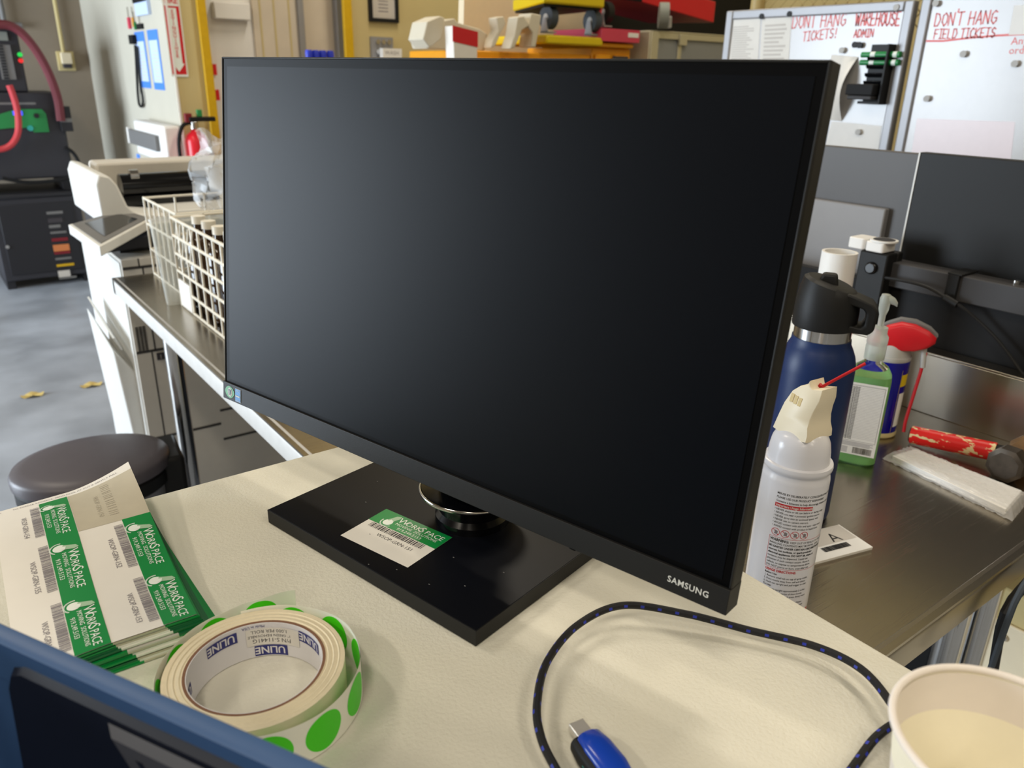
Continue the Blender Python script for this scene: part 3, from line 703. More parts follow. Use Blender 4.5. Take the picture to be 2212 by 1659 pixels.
# ---- water bottle
wc = Vector((.8685, .513, S))
wb = thing('water_bottle', 'navy blue metal water bottle with black lid', 'water bottle', wc)
m = MB(); m.lathe([(.040, .0003), (.0445, .004), (.0455, .010), (.0455, .205), (.0448, .215), (.0425, .225), (.0385, .234), (.0355, .240), (.0350, .246)], wc, M['navy_bottle'], 80); build('bottle_body', m, wb)
m = MB(); m.lathe([(.0338, .244), (.0338, .262)], wc, M['chrome'], 80); build('steel_collar', m, wb, label='bright steel neck ring')
rt, fw = frame_to_cam(wc); LMx = Matrix((rt, fw, Vector((0, 0, 1)))).transposed().to_4x4(); LMx.translation = wc + Vector((0, 0, .2605))
m = MB(LMx)
def ell(r, z, tilt=0, n=64, sx=1): return [(r*sx*math.cos(2*PI*j/n), r*math.sin(2*PI*j/n), z - tilt*(r*math.cos(2*PI*j/n))) for j in range(n)]
m.loft([ell(.0372, 0), ell(.0378, .002), ell(.0378, .020), ell(.0372, .030), ell(.0345, .043, .10), ell(.0310, .0525, .24), ell(.026, .0555, .26), ell(.004, .0555, .26)], M['black_plastic']); lid = build('lid', m, wb)
m = MB(LMx)          # carry loop standing out to the right: a wide band with a finger hole
outer = [(.006, .002), (.050, .000), (.056, .006), (.057, .030), (.050, .038), (.022, .0475), (.004, .046)]
inner = [(.022, .010), (.040, .008), (.0445, .012), (.0445, .026), (.040, .031), (.028, .034), (.022, .032)]
i = m.mi(M['black_plastic']); W2 = .017
V = {(s_, kk): [m.v((x_, s_*W2 - .008, z_)) for x_, z_ in P_] for s_ in (-1, 1) for kk, P_ in (('o', outer), ('i', inner))}
for kk in ('o', 'i'):
    for a in range(7): m.face([V[(-1, kk)][a], V[(-1, kk)][(a+1) % 7], V[(1, kk)][(a+1) % 7], V[(1, kk)][a]], i)
for s_ in (-1, 1):
    for a in range(7): m.face([V[(s_, 'o')][a], V[(s_, 'o')][(a+1) % 7], V[(s_, 'i')][(a+1) % 7], V[(s_, 'i')][a]], i)
build('carry_loop', m, lid, bev=.003, seg=3)
m = MB(LMx); m.hexa([(-.016, -.013, .050), (.010, -.013, .048), (.010, .005, .048), (-.016, .005, .050), (-.010, -.011, .066), (.006, -.011, .066), (.006, .003, .066), (-.010, .003, .066)], M['black_plastic']); build('spout_tab', m, lid, bev=.003, seg=3)

# ---- hand sanitizer
sc_ = Vector((1.075, .5475, S)); rt, fw = frame_to_cam(sc_)
SM = Matrix((rt, fw, Vector((0, 0, 1)))).transposed().to_4x4(); SM.translation = sc_
sz = thing('sanitizer_bottle', 'clear pump bottle of green hand sanitizer gel beside the navy bottle', 'sanitizer', sc_)
def se(hx, hy, z, n=40, pw=3.0):
    f_ = lambda v_: math.copysign(abs(v_)**(2/pw), v_); return [(hx*f_(math.cos(2*PI*j/n)), hy*f_(math.sin(2*PI*j/n)), z) for j in range(n)]
m = MB(SM); m.loft([se(.026, .016, .0003), se(.0295, .019, .003), se(.0295, .019, .135), se(.028, .018, .145), se(.022, .015, .155), se(.0125, .0125, .162, pw=2), se(.0125, .0125, .170, pw=2)], M['clear']); build('bottle', m, sz)
m = MB(SM); m.loft([se(.025, .015, .002), se(.0285, .018, .004), se(.0285, .018, .134), se(.027, .017, .141)], M['gel']); build('gel', m, sz, label='green sanitizer gel')
m = MB(SM); yL = -.0194
def lrect(x0, z0, x1, z1, mt_, dy=0): m.poly([(x0, yL-dy, z0), (x1, yL-dy, z0), (x1, yL-dy, z1), (x0, yL-dy, z1)], mt_)
lrect(-.0262, .018, .0262, .132, M['paper'])
for z0, z1 in ((.040, .1285),):
    for a in ((-.024, z0, -.0236, z1), (.0236, z0, .024, z1), (-.024, z0, .024, z0+.0004), (-.024, z1-.0004, .024, z1)): lrect(*a, M['ink'], .0001)
z_ = .125; hd = ('Drug Facts', 'Active ingredient', 'Uses', 'Warnings', 'When using this product', 'Directions', 'Other information', 'Inactive ingredients'); kx = 0
while z_ > .043:
    if kx % 5 == 0: m.text(hd[(kx//5) % 8], (-.0228, yL-.0001, z_-.0008), (1, 0, 0), (0, 0, 1), .0030, M['black_ink'], bold=.02); lrect(-.0236, z_+.0020, .0236, z_+.0023, M['ink_soft'], .0001)
    else: lrect(-.0228, z_, -.0228 + rr.uniform(.028, .045), z_+.0010, M['ink'], .0001)
    z_ -= .0024
for j in range(4): lrect(-.0238, .0375-.0018*j, .022-.004*(j % 2), .0383-.0018*j, M['ink_soft'], .0001)
for x_, bw in BARS: lrect(-.005 + x_*.48, .0205, -.005 + x_*.48 + bw*.5, .0305, M['black_ink'], .0001)
for j in range(5): lrect(-.0235, .0205+.002*j, -.012, .0214+.002*j, M['ink_soft'], .0001)
build('label_panel', m, sz, normals=False, label='white drug facts label')
m = MB(SM); c1 = Vector((0, 0, 0)); m.lathe([(.0140, .166), (.0142, .186), (.0136, .187), (.0136, .189), (.0142, .190), (.0142, .200), (.0110, .205), (.0110, .214), (.0055, .216)], c1, M['frosted'], 40); build('pump_collar', m, sz)
m = MB(SM); m.lathe([(.0042, .210), (.0044, .232), (.0068, .240), (.0075, .256), (.0055, .262), (.001, .263)], c1, M['frosted'], 28)
m.loft([[(x_, w3*math.cos(a), z3 + h3*math.sin(a)) for a in [2*PI*j/14 for j in range(14)]] for x_, w3, z3, h3 in ((-.006, .005, .256, .006), (.004, .006, .256, .0065), (.012, .005, .253, .005), (.0165, .003, .249, .003))], M['frosted']); build('pump_head', m, sz)

# ---- lubricant can
oc = Vector((1.205, .590, S)); rt, fw = frame_to_cam(oc)
OM = Matrix((rt, fw, Vector((0, 0, 1)))).transposed().to_4x4(); OM.translation = oc
oil = thing('lubricant_can', 'dark blue lubricant spray can with large red flip cap', 'spray can', oc)
m = MB(); m.lathe([(.030, .0003), (.0328, .003), (.0330, .006), (.0322, .010), (.0322, .128), (.0315, .131)], oc, M['can_blue'], 64); build('can_body', m, oil)
m = MB(); m.lathe([(.0315, .130), (.0330, .1335), (.0325, .137), (.0305, .138), (.0300, .142), (.0285, .152), (.024, .161), (.018, .166), (.008, .168)], oc, M['light_grey'], 56); build('top_dome', m, oil)
m = MB(); m.lathe([(.0312, .0002), (.0334, .0025), (.0334, .006), (.0324, .0095)], oc, M['wall_beige'], 56, cap=False); build('base_rim', m, oil)
m = MB(); m.fn = wrap(oc, .0323, math.radians(252), 0)
blk(.004, .020, .030, .078, M['logo_white']); blk(.002, .090, .030, .110, M['yellow']); blk(.001, .010, .0015, .118, M['yellow']); m.fn = None; build('label_print', m, oil, normals=False, label='white and yellow printed patches')
m = MB(OM)
lens = [(-.030, .160), (-.024, .174), (-.010, .186), (.008, .194), (.028, .193), (.048, .185), (.060, .176), (.060, .168), (.050, .158), (.034, .151), (.010, .148), (-.014, .150)]
def slab(P_, ys, mt_):
    cx_ = sum(p[0] for p in P_)/len(P_); cz_ = sum(p[1] for p in P_)/len(P_)
    m.loft([[((x_-cx_)*k_+cx_, y_, (z_-cz_)*k_+cz_) for x_, z_ in P_] for y_, k_ in ys], mt_)
slab(lens, ((-.026, .80), (-.024, .93), (-.018, 1), (.010, 1), (.018, .93), (.020, .80)), M['cap_red']); fc = build('flip_cap', m, oil, sharp=60)
m = MB(OM); slab([(-.026, .176), (-.012, .188), (.006, .1975), (.028, .1970), (.050, .1885), (.062, .178), (.060, .1745), (.028, .1915), (.006, .1915)], ((-.012, 1), (.004, 1)), M['mid_grey']); m.cyl((.046, -.01, .162), (.050, -.01, .125), .0042, M['light_grey']); build('straw_holder', m, fc)
m = MB(OM); m.tube(smooth_path([(.0500, -.01, .150), (.0490, -.01, .120), (.0455, -.012, .07), (.0430, -.014, .035), (.0435, -.016, .012)], .004), .0026, M['cap_red'], 10); build('straw', m, oil)

# ---- hammer
h0, h1 = Z(1966, 938, S+.0158), Vector((1.2385, .385, S+.027))
worn = mat('worn_red_paint', (200, 22, 18), .4)
nt = worn.node_tree; b_ = nt.nodes['Principled BSDF']; tc = nt.nodes.new('ShaderNodeTexCoord'); nz = nt.nodes.new('ShaderNodeTexNoise'); nz.inputs['Scale'].default_value = 130; nz.inputs['Detail'].default_value = 3
mp = nt.nodes.new('ShaderNodeMapping'); mp.inputs['Scale'].default_value = (1, .45, 1); rp_ = nt.nodes.new('ShaderNodeValToRGB'); rp_.color_ramp.elements[0].position = .585; rp_.color_ramp.elements[1].position = .60
rp_.color_ramp.elements[0].color = lin((204, 20, 16)) + (1,); rp_.color_ramp.elements[1].color = lin((214, 190, 140)) + (1,)
nt.links.new(tc.outputs['Object'], mp.inputs[0]); nt.links.new(mp.outputs[0], nz.inputs['Vector']); nt.links.new(nz.outputs['Fac'], rp_.inputs[0]); nt.links.new(rp_.outputs[0], b_.inputs['Base Color'])
hm = thing('sledge_hammer', 'short hammer with worn red handle and rusty steel head on the counter', 'hammer', (h1.x, h1.y, S))
m = MB(); dv = (h1-h0)
m.cyl(h0 + dv*.015, h0 + dv*.80, .0142, worn, n=28); m.cyl(h0, h0 + dv*.02, .0122, M['iron'], n=28); m.cyl(h0 + dv*.80, h1, .0118, M['black_matte'], n=28); build('handle', m, hm)
m = MB(); hz = S + .0262
def octa(x_, r_): return [(x_, h1.y + r_*math.cos(math.radians(22.5+45*j)), hz + r_*math.sin(math.radians(22.5+45*j))) for j in range(8)]
m.loft([octa(1.188, .020), octa(1.191, .0262), octa(1.212, .0265)], M['iron']); m.loft([octa(1.2121, .0265), octa(1.222, .0225), octa(1.255, .0225), octa(1.265, .0265)], M['rust']); m.loft([octa(1.2651, .0265), octa(1.285, .0262), octa(1.288, .020)], M['iron']); build('head', m, hm, sharp=25)

# ---- packet in clear film
q0, q1, q2, q3 = Z(1905, 992, S), Z(1962, 975, S), Z(2226, 1080, S), Z(2186, 1128, S)
pk = thing('wrapped_packet', 'flat white packet in clear plastic film lying on the steel counter', 'packet', (q0+q2)/2)
inset = lambda a, k_: a + ((q0+q1+q2+q3)/4 - a)*k_
m = MB(); A_ = [inset(a, .13) for a in (q0, q3, q2, q1)]; m.hexa([a + Vector((0, 0, .0012)) for a in A_] + [a + Vector((0, 0, .011)) for a in A_], M['white']); build('white_card', m, pk, bev=.001)
m = MB(); n = 26; i = m.mi(M['clear_film'])
def film(a, b):
    p = q0.lerp(q1, a).lerp(q3.lerp(q2, a), b); ed = min(a, 1-a, (b)*4, (1-b)*4)
    return p + Vector((0, 0, .0125*min(1, max(0, ed-.03)/.10) + .0004 + rr.uniform(0, .0022)))
V = [[m.v(film(a/n, b/(2*n))) for a in range(n+1)] for b in range(2*n+1)]
for b in range(2*n):
    for a in range(n): m.face([V[b][a], V[b][a+1], V[b+1][a+1], V[b+1][a]], i)
build('film', m, pk, label='clear crinkled plastic film', sharp=180)

# ---- stack of small cards
r0, r1, r2 = Z(1884, 1188, S), Z(1768, 1219, S), Z(1815, 1138, S)
ex = (r0 - r1).normalized(); ey_ = (r2 - r0); ey_ = (ey_ - ex*ey_.dot(ex)); Lh = ey_.length; ey_.normalize()
if ex.cross(ey_).z < 0: pass
KM = Matrix((ex, ey_, Vector((0, 0, 1)))).transposed().to_4x4(); KM.translation = r0 - ex*.095
cd = thing('barcode_cards', 'small pile of white and grey barcode cards behind the white spray can', 'cards', r0 - ex*.04)
for j in range(3):
    m = MB(KM); o_ = rr.uniform(-.001, .001); m.box((o_, o_, .0002+.0016*j), (.095+o_, Lh+o_, .0016+.0016*j), M['white']); cq = build('card', m, cd)
m = MB(KM); zt = .0050
m.poly([(.001, Lh*.42, zt), (.092, Lh*.42, zt), (.092, Lh-.001, zt), (.001, Lh-.001, zt)], M['paper_grey'])
m.text('A', (.056, Lh*.45, zt+.0001), (1, 0, 0), (0, 1, 0), .025, M['black_ink'])
for x_, bw in BARS: m.poly([(.030+x_*.75, Lh*.20, zt+.0001), (.030+x_*.75+bw*1.2, Lh*.20, zt+.0001), (.030+x_*.75+bw*1.2, Lh*.36, zt+.0001), (.030+x_*.75, Lh*.36, zt+.0001)], M['black_ink'])
build('card_print', m, cd, normals=False)

# ---- cardboard tube
tcx = X(1792, 640, 1.22); tz = 1.186
m = MB(); tb = Vector((1.22, tcx.y-.005, S+.001))
m.lathe([(.0285, 0), (.0285, tz-S), (.0240, tz-S), (.0240, .02)], tb, M['white'], 48, cap=False)
solo('cardboard_tube', m, 'white cardboard tube standing upright behind the navy bottle', 'tube', tb, sharp=50)

# ================================================================== rail, panel and monitors behind the counter
m = MB(); m.box((1.392, .25, 0), (1.412, 2.35, 1.108), M['black_matte']); solo('black_partition', m, 'black panel standing behind the counter backsplash', 'panel', (1.40, 1.2, 0), bev=.002)
rail = thing('mounting_rail', 'black steel mounting rail above the black panel with bracket and post', 'rail', (1.40, .6, 1.108))
m = MB(); m.box((1.378, .12, 1.1085), (1.422, .712, 1.152), M['dark_grey']); build('rail_bar', m, rail, bev=.002)
by0, by1 = X(2075, 600, 1.376).y, X(2050, 600, 1.376).y
m = MB(); m.box((1.371, by0, 1.106), (1.3775, by1, 1.153), M['black_plastic']); m.box((1.371, by0-.004, 1.1525), (1.43, by1+.002, 1.156), M['black_plastic']); build('bracket', m, rail, bev=.001)
py0, py1 = X(1912, 600, 1.36).y, X(1850, 600, 1.36).y
m = MB(); m.box((1.356, py0, S+.1095), (1.3905, py1, 1.168), M['black_plastic']); m.box((1.3905, py0, 1.1085), (1.41, py1, 1.168), M['black_plastic'])
m.cyl((1.356, (py0+py1)/2, 1.14), (1.350, (py0+py1)/2, 1.14), .011, M['black_gloss']); build('post', m, rail, bev=.003)
for yy in (X(2170, 600, 1.376).y,):
    m = MB(); m.cyl((1.40, yy-.01, 1.152), (1.40, yy-.01, 1.158), .006, M['chrome']); build('bolt', m, rail)
gp = X(1884, 534, 1.375)
gd = thing('white_gadget', 'small white gadget with round dark dial on top of the black post', 'gadget', (gp.x, gp.y, 1.1685))
m = MB(); m.prism(rrect(gp.x-.022, gp.y-.033, gp.x+.022, gp.y+.002, .006, 0), 1.1688, 1.1865, M['white']); m.prism(rrect(gp.x-.022, gp.y+.004, gp.x+.022, gp.y+.036, .006, 0), 1.1688, 1.1885, M['white']); build('case', m, gd, bev=.002)
m = MB(); m.cyl((gp.x, gp.y-.020, 1.1866), (gp.x, gp.y-.020, 1.1895), .0235, M['white'], n=40); m.cyl((gp.x, gp.y-.020, 1.1896), (gp.x, gp.y-.020, 1.1902), .0185, M['dark_grey'], n=40); build('dial', m, gd)
m = MB(); m.tube(smooth_path([X(1815, 592, 1.368), X(1900, 598, 1.361), X(1990, 616, 1.361), X(2042, 642, 1.361), X(2070, 658, 1.361), X(2110, 690, 1.37), X(2160, 740, 1.374), X(2215, 815, 1.372)], .006), .0028, M['black_plastic'], 8)
a = X(2040, 642, 1.361); b = X(2068, 658, 1.361); m.cyl(a, b, .006, M['black_plastic'])
solo('power_cable', m, 'thin black cord hanging from the rail down to the counter backsplash', 'cord', a)

def back_monitor(name, label, x, y0, y1, z0, z1, hump):
    o = thing(name, label, 'monitor', (x, (y0+y1)/2, z0), None)
    m = MB(); m.box((x, y0, z0), (x+.022, y1, z1), M['monitor_grey' if hump else 'black_plastic']); build('rear_panel', m, o, bev=.002)
    if hump:
        m = MB(); m.box((x-.016, y0+.09, z0+.02), (x+.001, y1-.09, z1-.104), M['cover_grey']); build('electronics_cover', m, o, bev=.003)
    m = MB(); m.box((x+.022, y0+.006, z0+.012), (x+.023, y1-.006, z1-.006), M['screen']); build('screen', m, o)
    m = MB(); m.cyl((x+.05, (y0+y1)/2, z0-.09), (x+.05, (y0+y1)/2, z0+.05), .014, M['black_plastic']); m.box((x-.02, (y0+y1)/2-.03, z0-.10), (x+.09, (y0+y1)/2+.03, z0-.09), M['black_plastic']); build('stand', m, o)
    return o
bench = 1.0
o = back_monitor('office_monitor', 'grey backed monitor with lighter cover, beyond the rail and below the first whiteboard', 1.50, .70, 1.25, 1.03, 1.330, True)
o = back_monitor('office_monitor', 'dark monitor at the right picture edge in front of the grey backed one', 1.448, .17, .7285, 1.03, 1.337, False)
m = MB(); m.box((1.4465, .7265, 1.03), (1.449, .7292, 1.337), M['silver_letter']); build('edge_strip', m, o, label='pale edge strip')
m = MB(); m.box((1.42, .0, .90), (2.15, 2.3, .93), M['dark_grey']); dk = thing('office_desk', 'dark desk behind the black panel carrying two monitors', 'desk', (1.8, 1.1, 0)); build('desktop', m, dk)
for x_, y_ in ((1.45, .05), (2.08, .05), (1.45, 2.2), (2.08, 2.2)):
    m = MB(); m.box((x_, y_, 0), (x_+.04, y_+.04, .90), M['black_plastic']); build('leg', m, dk)

# ================================================================== under the counter, right
m = MB(); m.box((1.30, -.10, 0), (1.386, .388, .685), M['wall_beige']); cb = thing('equipment_cabinet', 'beige metal cabinet on the floor below the right end of the steel counter', 'cabinet', (1.34, .15, 0)); build('cabinet_body', m, cb, bev=.006)
m = MB(); m.box((1.292, -.08, .05), (1.2995, .375, .63), M['tan_board']); m.cyl((1.292, .352, .605), (1.287, .352, .605), .007, M['chrome'], n=14); build('cabinet_panel', m, cb, bev=.003)
for j, (L_, yc_) in enumerate((([(2240, 1235), (2212, 1266), (2182, 1303), (2164, 1345), (2152, 1410), (2140, 1480), (2128, 1540)], .262), ([(2228, 1240), (2196, 1292), (2168, 1365), (2140, 1445), (2120, 1500)], .240))):
    m = MB(); P_ = [Y(*a, yc_) for a in L_]; m.tube(smooth_path(P_, .02), .006 if j == 0 else .0035, M['black_plastic' if j == 0 else 'rubber'], 8)
    solo('power_cable', m, ['thick black cable hanging below the front edge of the steel counter', 'thin grey cable hanging below the front edge of the steel counter'][j], 'cable', P_[2])

# ================================================================== whiteboards
XB = 2.40
Yv, Zv = Vector((0, -1, 0)), Vector((0, 0, 1))      # writing direction and up, seen from the counter
def on_board(px, py, d=0.0): p = X(px, py, XB); return Vector((XB - d, p.y, p.z))
yl1, yr1 = X(1572, 60, XB).y, X(1960, 120, XB).y
yl2 = X(1975, 120, XB).y; yr2 = yl2 - 1.2
zt1 = X(1972, -6, XB).z; zt1 = (zt1 + X(1577, 30, XB).z)/2; zt2 = zt1 + .035; zb_ = zt1 - .92
G = {'D': [[(0, 0), (0, 1), (.35, .95), (.55, .5), (.35, .05), (0, 0)]], 'O': [[(.3, 0), (.05, .3), (.08, .8), (.32, 1), (.55, .75), (.55, .25), (.3, 0)]], 'N': [[(0, 0), (.03, 1), (.5, .02), (.52, 1)]],
     'T': [[(-.05, 1), (.55, 1)], [(.25, 1), (.25, 0)]], 'H': [[(0, 0), (.02, 1)], [(0, .5), (.5, .5)], [(.5, 0), (.52, 1)]], 'A': [[(0, 0), (.28, 1), (.55, 0)], [(.1, .35), (.45, .35)]],
     'G': [[(.5, .85), (.3, 1), (.05, .7), (.05, .25), (.3, 0), (.52, .2), (.52, .45), (.3, .45)]], 'F': [[(0, 0), (0, 1), (.5, 1)], [(0, .52), (.4, .52)]], 'I': [[(.2, 0), (.2, 1)], [(0, 1), (.4, 1)], [(0, 0), (.4, 0)]],
     'E': [[(.5, 1), (0, 1), (0, 0), (.5, 0)], [(0, .5), (.4, .5)]], 'L': [[(0, 1), (0, 0), (.45, 0)]], 'C': [[(.5, .85), (.3, 1), (.05, .7), (.05, .25), (.3, 0), (.5, .15)]], 'K': [[(0, 0), (0, 1)], [(.5, 1), (0, .45), (.52, 0)]],
     'S': [[(.5, .85), (.25, 1), (.05, .8), (.1, .58), (.45, .42), (.5, .2), (.25, 0), (.02, .12)]], 'W': [[(0, 1), (.15, 0), (.32, .7), (.5, 0), (.68, 1)]], 'R': [[(0, 0), (0, 1), (.4, .95), (.45, .65), (0, .48), (.5, 0)]],
     'U': [[(0, 1), (.02, .2), (.25, 0), (.5, .2), (.52, 1)]], 'M': [[(0, 0), (.05, 1), (.3, .35), (.55, 1), (.62, 0)]], '!': [[(.2, 1), (.18, .3)], [(.17, .08), (.17, .0)]], "'": [[(.1, 1.25), (.06, 1.0)]], ' ': []}
ADV = {'W': .85, 'M': .8, "'": .2, ' ': .42, '!': .35, 'I': .55}
def letter(m, txt, pa_, pb_, hpx, w, mt_):
    a, b = on_board(*pa_, .0085), on_board(*pb_, .0085); d = (b - a); up = Vector((0, 0, 1))
    h = hpx/F_PX*((RW @ (a - CAM)).z)*1.08; tot = sum(ADV.get(c, .72) for c in txt); sx_ = d.length/(tot*h); x_ = 0; dx = d.normalized()
    for c in txt:
        m.strokes([[((p[0]*sx_ + x_), p[1] + rr.uniform(-.03, .03)) for p in L] for L in G[c]], a, dx, up, h, w, mt_); x_ += ADV.get(c, .72)*sx_
def whiteboard(label, y0, y1, z0, z1):       # y0 > y1 : left and right ends as seen
    o = thing('whiteboard', label, 'whiteboard', (XB, (y0+y1)/2, z0), None)
    m = MB(); m.box((XB-.008, y1+.02, z0+.02), (XB+.012, y0-.02, z1-.02), M['board']); build('writing_surface', m, o)
    m = MB()
    for a, b in (((XB-.016, y1, z0), (XB+.014, y1+.028, z1)), ((XB-.016, y0-.028, z0), (XB+.014, y0, z1)), ((XB-.016, y1+.028, z0), (XB+.014, y0-.028, z0+.028)), ((XB-.016, y1+.028, z1-.028), (XB+.014, y0-.028, z1))): m.box(a, b, M['alu'])
    build('frame', m, o, bev=.004); return o
w1 = whiteboard('left whiteboard with red handwriting and a black marker holder', yl1, yr1, zb_, zt1)
m = MB()
letter(m, 'DONT HANG', (1714, 62), (1832, 56), 23, .0036, M['marker_red']); letter(m, 'TICKETS!', (1737, 90), (1810, 81), 17, .0034, M['marker_red'])
build('handwritten_warning', m, w1, label='red handwritten warning', normals=False)
m = MB()
letter(m, 'WAREHOUSE', (1850, 55), (1948, 56), 24, .0046, M['marker_red']); letter(m, 'ADMIN', (1847, 81), (1891, 80), 14, .0036, M['marker_red'])
build('handwritten_name', m, w1, label='bold red handwritten name', normals=False)
w2 = whiteboard('right whiteboard with two red lines of handwriting and a red underline', yl2, yr2, zb_, zt2)
m = MB()
letter(m, "DON'T HANG", (2021, 57), (2158, 51), 23, .0034, M['marker_red']); letter(m, 'FIELD TICKETS', (2020, 84), (2154, 81), 17, .0032, M['marker_red'])
ul = [(2003, 91), (2040, 91), (2100, 84), (2160, 79), (2240, 75)]
for a, b in zip(ul, ul[1:]):
    p, q_ = on_board(*a, .0085), on_board(*b, .0085); m.poly([p, q_, q_ + Vector((0, 0, .005)), p + Vector((0, 0, .005))], M['marker_red'])
build('handwritten_heading', m, w2, label='red handwritten heading', normals=False)
m = MB()
for tx, p in (('Anyt', (2186, 97)), ('order', (2181, 117))): m.text(tx, on_board(*p, .0085), (0, -1, .02), (0, .08, 1), .026, M['marker_red'])
build('handwritten_note', m, w2, label='small red handwritten note', normals=False)
def sheet_on(label, pts, mt_='paper', d=.0088, curl=None, lines=0, name='paper_sheet'):
    P_ = [on_board(*p, d) for p in pts]; m = MB(); n = 10; i = m.mi(M[mt_]); V = []
    for b in range(n+1):
        row = []
        for a in range(n+1):
            p = (P_[0].lerp(P_[1], a/n)).lerp(P_[3].lerp(P_[2], a/n), b/n)
            if curl: p = p + Vector((-curl*(a/n)**2*math.sin(PI*min(1, b/n*1.0)), 0, 0))
            row.append(m.v(p))
        V.append(row)
    for b in range(n):
        for a in range(n): m.face([V[b][a], V[b+1][a], V[b+1][a+1], V[b][a+1]], i)
    for j in range(lines):
        b = .16 + .7*j/lines; a0, a1 = .12, .12 + rr.uniform(.45, .75)
        f_ = lambda a, b: (P_[0].lerp(P_[1], a)).lerp(P_[3].lerp(P_[2], a), b) + Vector((-.0006, 0, 0))
        m.poly([f_(a0, b), f_(a1, b), f_(a1, b+.35/lines), f_(a0, b+.35/lines)], M['paper_grey'])
    return solo(name, m, label, 'paper', P_[0], normals=False)
sheet_on('typed paper notice at the left end of the left whiteboard', [(1580, 41), (1647, 36), (1640, 150), (1574, 150)], lines=16)
sheet_on('typed paper notice left of the red words on the left whiteboard', [(1650, 36), (1714, 31), (1706, 150), (1643, 150)], lines=9)
sheet_on('curled white paper hanging beside the big monitor on the left whiteboard', [(1800, 118), (1857, 123), (1822, 262), (1770, 256)], curl=.05)
sheet_on('white paper low on the left whiteboard above the grey monitor', [(1800, 262), (1908, 272), (1898, 340), (1780, 335)], mt_='white')
sheet_on('pale pinkish paper sheet low on the right whiteboard', [(1984, 256), (2196, 263), (2180, 400), (1962, 390)], mt_='smear_pink', d=.0084)
sheet_on('paper corner at the right end of the right whiteboard', [(2194, 12), (2300, 8), (2290, 72), (2182, 76)], mt_='white')
def pin(px, py, mt_, label, r=.008):
    p = on_board(px, py, .0095); m = MB(); m.cyl(p, p + Vector((-.007, 0, 0)), r, M[mt_], r2=r*.8, n=14); m.cyl(p + Vector((-.007, 0, 0)), p + Vector((-.010, 0, 0)), r*1.1, M[mt_], n=14)
    solo('magnet', m, label, 'magnet', p, group='magnets on the whiteboards')
for a in ((1652, 36, 'black_plastic', 'black magnet at the top of the leftmost typed notice'), (1712, 31, 'black_plastic', 'black magnet above the first red D on the left whiteboard'), (1853, 97, 'black_plastic', 'left black magnet of the pair under the red word ADMIN'),
          (1864, 98, 'black_plastic', 'right black magnet of the pair under the red word ADMIN'), (1825, 109, 'light_grey', 'pale magnet above the curled white paper'), (1943, 17, 'light_grey', 'pale magnet in the top right corner of the left whiteboard'),
          (1860, 285, 'light_grey', 'pale magnet low on the left whiteboard above the grey monitor'), (2087, 117, 'light_grey', 'pale magnet below the red underline in the middle of the right whiteboard'), (2198, 138, 'light_grey', 'pale magnet under the word order on the right whiteboard'),
          (2028, 8, 'light_grey', 'pale magnet at the top left of the right whiteboard'), (2008, 213, 'light_grey', 'pale magnet above the pinkish paper on the right whiteboard')): pin(*a)
# marker holder with markers and eraser
hc = [on_board(*p, .009) for p in ((1888, 97), (1938, 96), (1921, 224), (1872, 224))]
ty0, ty1 = (hc[0].y+hc[3].y)/2 - .002, (hc[1].y+hc[2].y)/2; tz0, tz1 = hc[3].z, hc[0].z
mh = thing('marker_holder', 'black marker holder fixed to the right side of the left whiteboard', 'holder', (XB-.009, ty0, tz0))
m = MB(); m.box((XB-.022, ty1, tz0), (XB-.009, ty0, tz1), M['black_plastic'])
m.box((XB-.05, ty1, tz0), (XB-.022, ty1+.006, tz1), M['black_plastic']); m.box((XB-.05, ty1+.006, tz0), (XB-.022, ty0, tz0+.008), M['black_plastic'])
zs = [tz1 - (tz1-tz0)*f_ for f_ in (.17, .30, .44, .57)]
for z_ in zs: m.loft([[(XB-.030 + .014*math.cos(a) , y_, z_ - .006 - .012*abs(math.sin(a))) for a in [PI*j/8 for j in range(9)]] + [(XB-.016 - .002*j, y_, z_-.004) for j in range(1)] for y_ in (ty1+.008, ty0-.004)], M['black_gloss'])
build('tray', m, mh, bev=.001)
for j, nm in ((0, 'upper of the two green markers in the black holder'), (1, 'lower of the two green markers in the black holder')):
    z_ = zs[j]; o = thing('marker', nm, 'marker', (XB-.030, ty0, z_), 'green markers in the black holder'); L0 = ty0 + .022
    m = MB(); m.cyl((XB-.030, L0-.030, z_), (XB-.030, L0-.115, z_), .0085, M['logo_white'], n=18); m.cyl((XB-.030, L0-.045, z_), (XB-.030, L0-.100, z_), .0087, M['marker_green'], n=18); build('barrel', m, o)
    m = MB(); m.cyl((XB-.030, L0, z_), (XB-.030, L0-.032, z_), .0078, M['marker_green'], n=18); m.cyl((XB-.030, L0-.112, z_), (XB-.030, L0-.120, z_), .0087, M['marker_green'], n=18); build('cap', m, o)
p, q_ = on_board(1858, 181, .05), on_board(1912, 207, .05)
m = MB(); m.box((XB-.075, q_.y, q_.z), (XB-.024, p.y, p.z), M['black_matte']); m.box((XB-.072, q_.y+.003, q_.z-.012), (XB-.026, p.y-.006, q_.z-.0005), M['dark_grey'])
solo('eraser', m, 'black board eraser resting in the marker holder below the green markers', 'eraser', p, bev=.003)

